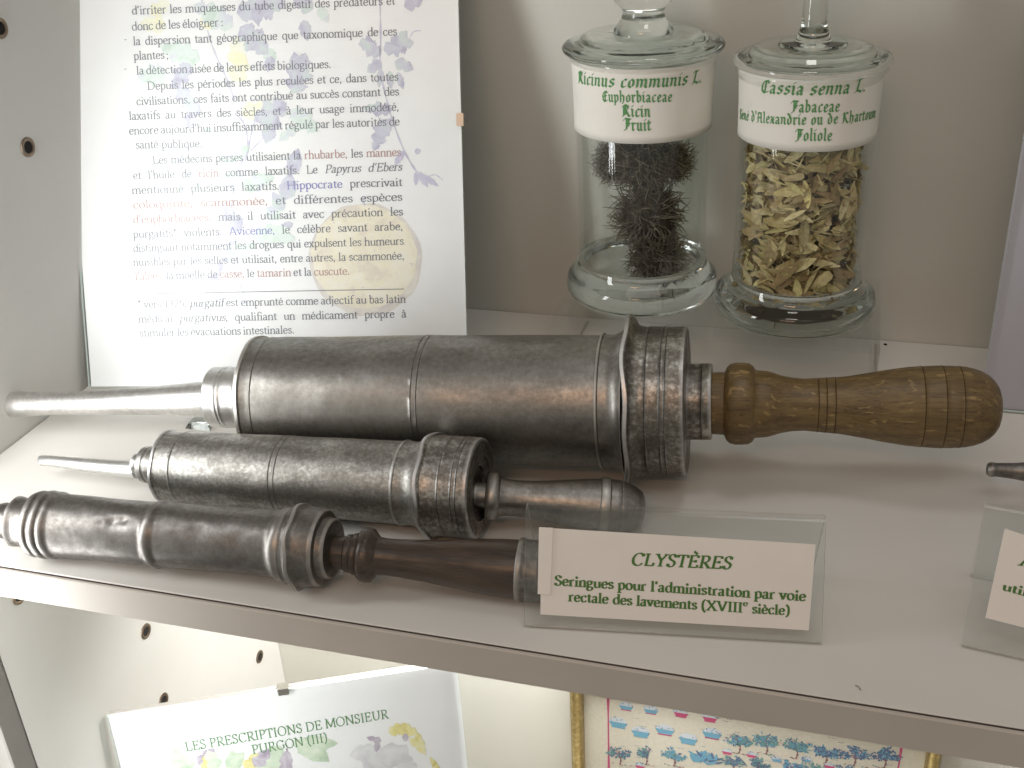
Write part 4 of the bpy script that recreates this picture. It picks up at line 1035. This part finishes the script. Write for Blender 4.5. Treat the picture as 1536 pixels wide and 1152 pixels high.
J1 = (.3508, .2930); J2 = (.4460, .2800)
j1, MJ1 = jar(*J1, 'glass jar of spiny dark castor fruits, its label starting Ricinus communis', 1.0, 1.0, 'ball', .0055)
j2, MJ2 = jar(*J2, 'glass jar filled with pale dried senna leaflets, its label starting Cassia senna', .945, .91, 'rod', .0090)
_c1 = cyl_pt(960, 104, J1, .0405)[1]; _c1b = cyl_pt(960, 216, J1, .0405)[1]
paper_label(j1, J1, _c1, _c1b, R(-95), R(112), [
 ("Ricinus communis L.", 869, 1051, (124, 131, 123), 27, .16, .058),
 ("Euphorbiaceae", 904, 1008, (152, 153, 152), 23, 0, .057),
 ("Ricin", 933, 976, (174, 175, 175), 25, 0, .057),
 ("Fruit", 935, 977, (194, 196, 195), 25, 0, .057)], M_INK_OLD)
_c2 = cyl_pt(1200, 112, J2, .0379)[1]; _c2b = cyl_pt(1200, 228, J2, .0379)[1]
paper_label(j2, J2, _c2, _c2b, R(-112), R(100), [
 ("Cassia senna L.", 1142, 1297, (138, 142, 136), 28, .16, .058),
 ("Fabaceae", 1186, 1259, (168, 168, 167), 25, 0, .057),
 ("Séné d'Alexandrie ou de Khartoum", 1110, 1312, (178, 187, 176), 23, 0, .057),
 ("Foliole", 1192, 1248, (211, 211, 211), 25, 0, .057)], M_INK_OLD, .0379)

# ---- castor fruits (each a thing: lumpy body with curling spines)
M_FRUIT = painted('castor_husk', (.050, .042, .032), .75, .5, 220, .4)
M_SPINE = painted('castor_spine', (.165, .142, .108), .45, .5, 150, .1)
def castor(label, loc, rad, rot, seed):
    rnd = random.Random(seed)
    t = empty('castor_fruit', loc, label, 'seed capsule', 'castor fruits inside the glass jar')
    t.rotation_euler = (0, 0, 0)
    bm = bmesh.new(); bmesh.ops.create_icosphere(bm, subdivisions=4, radius=1)
    for v in bm.verts:
        a = math.atan2(v.co.y, v.co.x)
        k = .66+.06*math.cos(3*a)+.06*noise.noise(v.co*3+Vector((seed, 0, 0)))
        v.co = v.co*k*rad
    Mx = Matrix.Translation(loc) @ rot.to_matrix().to_4x4()
    b = bm_obj('husk', bm, M_FRUIT, t, Mx, True, 180)
    V = []; Fc = []
    N = 430
    for i in range(N):
        z = 1-2*(i+.5)/N; ph = i*2.39996
        q = math.sqrt(1-z*z)
        n = Vector((q*math.cos(ph), q*math.sin(ph), z))+Vector((rnd.uniform(-.1, .1), rnd.uniform(-.1, .1), rnd.uniform(-.1, .1)))
        n.normalize()
        tg = n.orthogonal().normalized(); tg.rotate(Matrix.Rotation(rnd.uniform(0, 6.28), 3, n))
        L = rad*rnd.uniform(.36, .68); curl = rnd.uniform(.2, 3.2)
        p = n*rad*.62; d = n.copy(); prev = None; th = rad*.026
        for k in range(6):
            y = d.cross(tg).normalized(); x = tg - d*tg.dot(d)
            if x.length < 1e-4: x = d.orthogonal()
            x.normalize(); y = d.cross(x)
            r_ = th*(1-.16*k)
            ringi = len(V)
            for j in range(3):
                a = j*2.094
                V.append(p+(x*math.cos(a)+y*math.sin(a))*r_)
            if prev is not None:
                for j in range(3): Fc.append((prev+j, prev+(j+1) % 3, ringi+(j+1) % 3, ringi+j))
            prev = ringi
            p = p+d*(L/5)
            d = (d+tg*curl*.34+Vector((rnd.uniform(-.1, .1),)*3)).normalized()
    mesh_obj('spines', V, Fc, M_SPINE, t, Mx, None, True)
from mathutils import Euler
fr = [('castor fruit pressed to the left wall of the jar beside the bright streak', 920, 243, .291, .0140), ('large castor fruit in the middle just under the jar label', 963, 240, .286, .0215), ('castor fruit at the right, curling against the jar wall under the label', 1008, 242, .294, .0150),
      ('castor fruit halfway down the jar, between label and lowest fruit', 972, 322, .287, .0235), ('lowest castor fruit, lying on the bottom of the jar', 985, 386, .289, .0205)]
for i, (lb, x, y, Y, rd) in enumerate(fr):
    castor(lb, on_y(x, y, Y), rd, Euler((i*1.3, i*2.1, i*.7)), i+3)

# ---- senna leaflets: one uncountable fill
def senna():
    rnd = random.Random(11)
    V = []; Fc = []; colr = []
    z0, z1 = RZ+.0185, RZ+.140
    def leaf(p, X, Y, N, L, W, cut, c):
        n = 6; base = len(V); tops = []
        curl = rnd.uniform(-.5, .8); fold = rnd.uniform(-.15, .35)
        for i in range(n+1):
            t = i/n*cut
            w = W*.5*(math.sin(math.pi*min(.985, t*.92+.06))**.8)
            if i == n and cut < .95: w *= rnd.uniform(.6, 1)
            x = (t-cut/2)*L; zc = curl*((t-cut/2)**2)*L*1.3
            jit = rnd.uniform(.85, 1.1)
            for sgn in (-1, 0, 1):
                V.append(p+X*x+Y*(sgn*w*jit)+N*(zc+abs(sgn)*fold*w))
        for i in range(n):
            for j in range(2):
                q = base+i*3+j
                Fc.append((q, q+1, q+4, q+3)); colr.append(tuple(max(0, k*(1 if j else .93)) for k in c))
    pal = [(.60, .54, .34), (.68, .62, .41), (.52, .46, .30), (.74, .68, .49), (.42, .33, .21), (.60, .51, .35), (.33, .25, .16), (.66, .61, .35)]
    for i in range(2500):
        deep = rnd.random()
        a = rnd.uniform(-math.pi, math.pi)
        z = rnd.uniform(z0, z1)
        low = max(0, RZ+.0255-z)*.75     # the glass floor rounds up into the wall
        rr = .0326-low-(.012*deep**1.3)
        n = Vector((math.sin(a), -math.cos(a), 0))
        N = (n+Vector((rnd.gauss(0, .45), rnd.gauss(0, .45), rnd.gauss(.15, .5)))).normalized()
        tang = Vector((math.cos(a), math.sin(a), 0)); up = Vector((0, 0, 1))
        th = rnd.gauss(0, .6)
        X = tang*math.cos(th)+up*math.sin(th); X = (X-N*X.dot(N)).normalized(); Y = N.cross(X)
        L = rnd.uniform(.010, .021); W = L*rnd.uniform(.22, .36)
        if rnd.random() < .3: W *= .25
        c0 = rnd.choice(pal); k = rnd.uniform(.75, 1.15)
        p = Vector((J2[0], J2[1], z))+n*rr
        # keep every tip inside the wall
        for s_ in (-.5, .5):
            e_ = p+X*L*s_; d = math.hypot(e_.x-J2[0], e_.y-J2[1])
            if d > .0331-low: p -= n*(d-.0331+low)
        leaf(p, X, Y, N, L, W, rnd.choice((1, 1, 1, .7, .55)), tuple(q*k*w_ for q, w_ in zip(c0, (1.12, 1.06, .86))))
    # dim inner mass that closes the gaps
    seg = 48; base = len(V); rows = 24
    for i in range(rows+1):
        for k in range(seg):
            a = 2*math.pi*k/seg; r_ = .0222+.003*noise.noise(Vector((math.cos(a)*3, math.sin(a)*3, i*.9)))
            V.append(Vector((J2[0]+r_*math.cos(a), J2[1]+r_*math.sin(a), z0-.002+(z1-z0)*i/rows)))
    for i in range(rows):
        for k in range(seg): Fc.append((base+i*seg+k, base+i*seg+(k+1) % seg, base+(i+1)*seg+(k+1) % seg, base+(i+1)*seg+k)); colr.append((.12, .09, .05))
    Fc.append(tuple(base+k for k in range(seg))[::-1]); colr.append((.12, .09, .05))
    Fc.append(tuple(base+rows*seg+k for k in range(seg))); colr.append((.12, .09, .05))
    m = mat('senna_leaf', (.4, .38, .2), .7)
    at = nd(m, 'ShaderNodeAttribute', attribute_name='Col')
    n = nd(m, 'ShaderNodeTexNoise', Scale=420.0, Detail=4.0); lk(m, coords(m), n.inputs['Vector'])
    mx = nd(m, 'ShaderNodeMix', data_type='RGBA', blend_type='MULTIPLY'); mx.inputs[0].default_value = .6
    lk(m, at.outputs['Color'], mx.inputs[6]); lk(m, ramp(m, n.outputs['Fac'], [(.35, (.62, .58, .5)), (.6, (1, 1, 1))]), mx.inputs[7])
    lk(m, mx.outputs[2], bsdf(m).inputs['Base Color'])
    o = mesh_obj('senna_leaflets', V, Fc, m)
    ca_ = o.data.color_attributes.new('Col', 'FLOAT_COLOR', 'CORNER')
    flat = []
    for p, c in zip(o.data.polygons, colr):
        for _ in range(p.loop_total): flat += [c[0], c[1], c[2], 1]
    ca_.data.foreach_set('color', flat)
    tag(o, 'pale green and tan dried senna leaflets packed in the right glass jar', 'dried leaves', None, 'stuff')
senna()

# ================================================================== SIGN HOLDERS
def tent(label, BL, BR, lean, H, cards, group, back=.045):
    BL = Vector(BL); BR = Vector(BR)
    w = (BR-BL); W = w.length; w.normalize()
    pgm = Page(BL, math.atan2(w.y, w.x), lean)
    t = empty('sign_holder', BL+(BR-BL)/2, label, 'sign', group)
    # bent acrylic strip: front pane, rounded ridge, back leg
    th = .0018
    prof_ = []
    prof_.append((0.0, 0.0))
    v_end = H-.004
    prof_.append((v_end, 0.0))
    sx = math.sin(lean); cx = math.cos(lean)
    ridge = []
    ang_total = math.pi-2*lean if False else math.pi-lean-R(16)
    rb_ = .0034
    for i in range(1, 9):
        a = ang_total*i/8
        ridge.append((v_end+rb_*math.sin(a), -(rb_-rb_*math.cos(a))))
    prof_ += ridge
    # back leg straight down until it reaches the shelf
    p = prof_[-1]; q = (p[0]-ridge[-2][0], p[1]-ridge[-2][1]); l = math.hypot(*q); q = (q[0]/l, q[1]/l)
    wz = lambda v_, n_: BL.z+v_*pgm.v.z+n_*pgm.n.z
    z_here = wz(*p); dz = q[0]*pgm.v.z+q[1]*pgm.n.z
    k = (z_here-.001)/(-dz)
    prof_.append((p[0]+q[0]*k, p[1]+q[1]*k))
    bm = bmesh.new(); rows = []
    for i, (v_, n_) in enumerate(prof_):
        a = prof_[max(i-1, 0)]; b = prof_[min(i+1, len(prof_)-1)]
        dx, dy = b[0]-a[0], b[1]-a[1]; d = math.hypot(dx, dy)
        ov, on_ = dy/d*th, -dx/d*th
        rows.append([bm.verts.new((0, v_, n_)), bm.verts.new((W, v_, n_)), bm.verts.new((W, v_+ov, n_+on_)), bm.verts.new((0, v_+ov, n_+on_))])
    fe_ = []
    for i in range(len(rows)-1):
        a, b = rows[i], rows[i+1]
        for k0, k1 in ((0, 1), (1, 2), (2, 3), (3, 0)):
            f = bm.faces.new((a[k0], a[k1], b[k1], b[k0]))
            if k0 in (1, 3): f.material_index = 1
    for rw in (rows[0], rows[-1]):
        f = bm.faces.new(rw); f.material_index = 1
    bmesh.ops.recalc_face_normals(bm, faces=bm.faces[:])
    bm_obj('acrylic_tent', bm, [M_ACRYL, M_ACRYL_EDGE], t, pgm.M)
    for k, (quad, lines) in enumerate(cards):
        off = .0007+.0006*(len(cards)-1-k)
        pts = [pgm.uv(*q) for q in quad]
        V = [(u, v, off) for u, v in pts]+[(u, v, off-.0004) for u, v in pts]
        Fc = [(0, 1, 2, 3), (7, 6, 5, 4)]+[(i, i+4, (i+1) % 4+4, (i+1) % 4) for i in range(4)]
        card = mesh_obj('card', V, Fc, M_PAPER2, t, pgm.M)
        bmx = bmesh.new(); bmx.from_mesh(card.data); bmesh.ops.recalc_face_normals(bmx, faces=bmx.faces[:]); bmx.to_mesh(card.data); bmx.free()
        if lines:
            ink = Ink()
            for (tx, xl, yl, xr, yr, sp, wt, shr) in lines:
                a = pgm.uv(xl, yl); b = pgm.uv(xr, yr)
                sc = (pgm.uv(xl+10, yl)[0]-a[0])/10
                ink.line(tx, *a, *b, sp*sc, ROMAN, wt-.006, shr, 0, .02, 'scale' if ' ' not in tx or len(tx) < 8 else 'scale')
            ink.build('lettering', [M_INK_GREEN2], card, lambda u, v, l: (u, v, off+.00012+l*.000012), pgm.M)
    return t, pgm

def fit_height(BL, BR, lean, top_px):
    w = Vector(BR)-Vector(BL); p = Page(BL, math.atan2(w.y, w.x), lean)
    return p.uv(*top_px)[1]
BL, BR = on_z(786, 939, .0012), on_z(1233, 965, .0012)
LEAN1 = R(24)
H1 = fit_height(BL, BR, LEAN1, (792, 754))
sg1, sgp = tent('clear acrylic tent sign with a pinkish card reading CLYSTÈRES', BL, BR, LEAN1, H1, [
  ([(807, 890), (826, 891), (830, 791), (809, 790)], None),
  ([(811, 921), (1213, 945), (1223, 816), (811.5, 791)], [
   ("CLYSTÈRES", 946, 847, 1097, 853, 27, .080, .22),
   ("Seringues pour l'administration par voie", 832, 877, 1209, 901, 21.3, .088, 0),
   ("rectale des lavements (XVIII", 853, 901, 1114, 918, 21.3, .088, 0),
   ("e", 1114, 908, 1122, 909, 13, .08, 0),
   ("siècle)", 1128, 919, 1185, 922, 21.3, .088, 0)])], None)
BL2 = on_z(1442, 968, .0012); BR2 = on_z(1536, 989, .0012)
w2 = (BR2-BL2).normalized(); BR2 = BL2+w2*.14
H2 = fit_height(BL2, BR2, R(20), (1486, 752))
sg2, sgp2 = tent('clear acrylic tent sign cut off by the right edge, its card starting util', BL2, BR2, R(20), H2, [
  ([(1478, 926), (1660, 972), (1684, 852), (1507, 792)], [
   ("A", 1528, 847, 1552, 850, 28, .075, .22),
   ("utilisé", 1503, 884, 1570, 902, 21.3, .088, 0)])], None)

# ---- small clear wedge under the large nozzle; specks on the shelf
w0 = on_z(298, 640, 0)
bm = bmesh.new()
vs = [bm.verts.new(p) for p in ((-.007, -.004, 0), (.010, -.004, 0), (.008, .006, 0), (-.006, .006, 0), (-.004, -.003, .0045), (.008, -.003, .0055), (.007, .005, .0055), (-.004, .005, .0045))]
for f in ((3, 2, 1, 0), (4, 5, 6, 7), (0, 1, 5, 4), (1, 2, 6, 5), (2, 3, 7, 6), (3, 0, 4, 7)): bm.faces.new([vs[i] for i in f])
tag(bm_obj('acrylic_wedge', bm, M_GLASS, None, Matrix.Translation(w0+Vector((0, 0, .0002)))), 'small clear wedge lying under the bright nozzle of the largest syringe', 'wedge')
p = on_z(1328, 517, 0)
bm = bmesh.new(); bmesh.ops.create_icosphere(bm, subdivisions=2, radius=.0012)
for v in bm.verts: v.co.z = max(v.co.z*.5, -.0002)+.0002
tag(bm_obj('speck', bm, M_HOLE, None, Matrix.Translation(p), True), 'tiny dark speck on the shelf in front of the back wall', 'speck')
q = [on_z(x, y, .0003) for x, y in ((1283, 1028), (1288, 1030), (1291, 1035))]
swept('hair', q, [.00018]*3, M_GROM, None, 6)
tag(bpy.data.objects['hair'], 'short brown hair lying on the shelf near its front edge', 'hair')
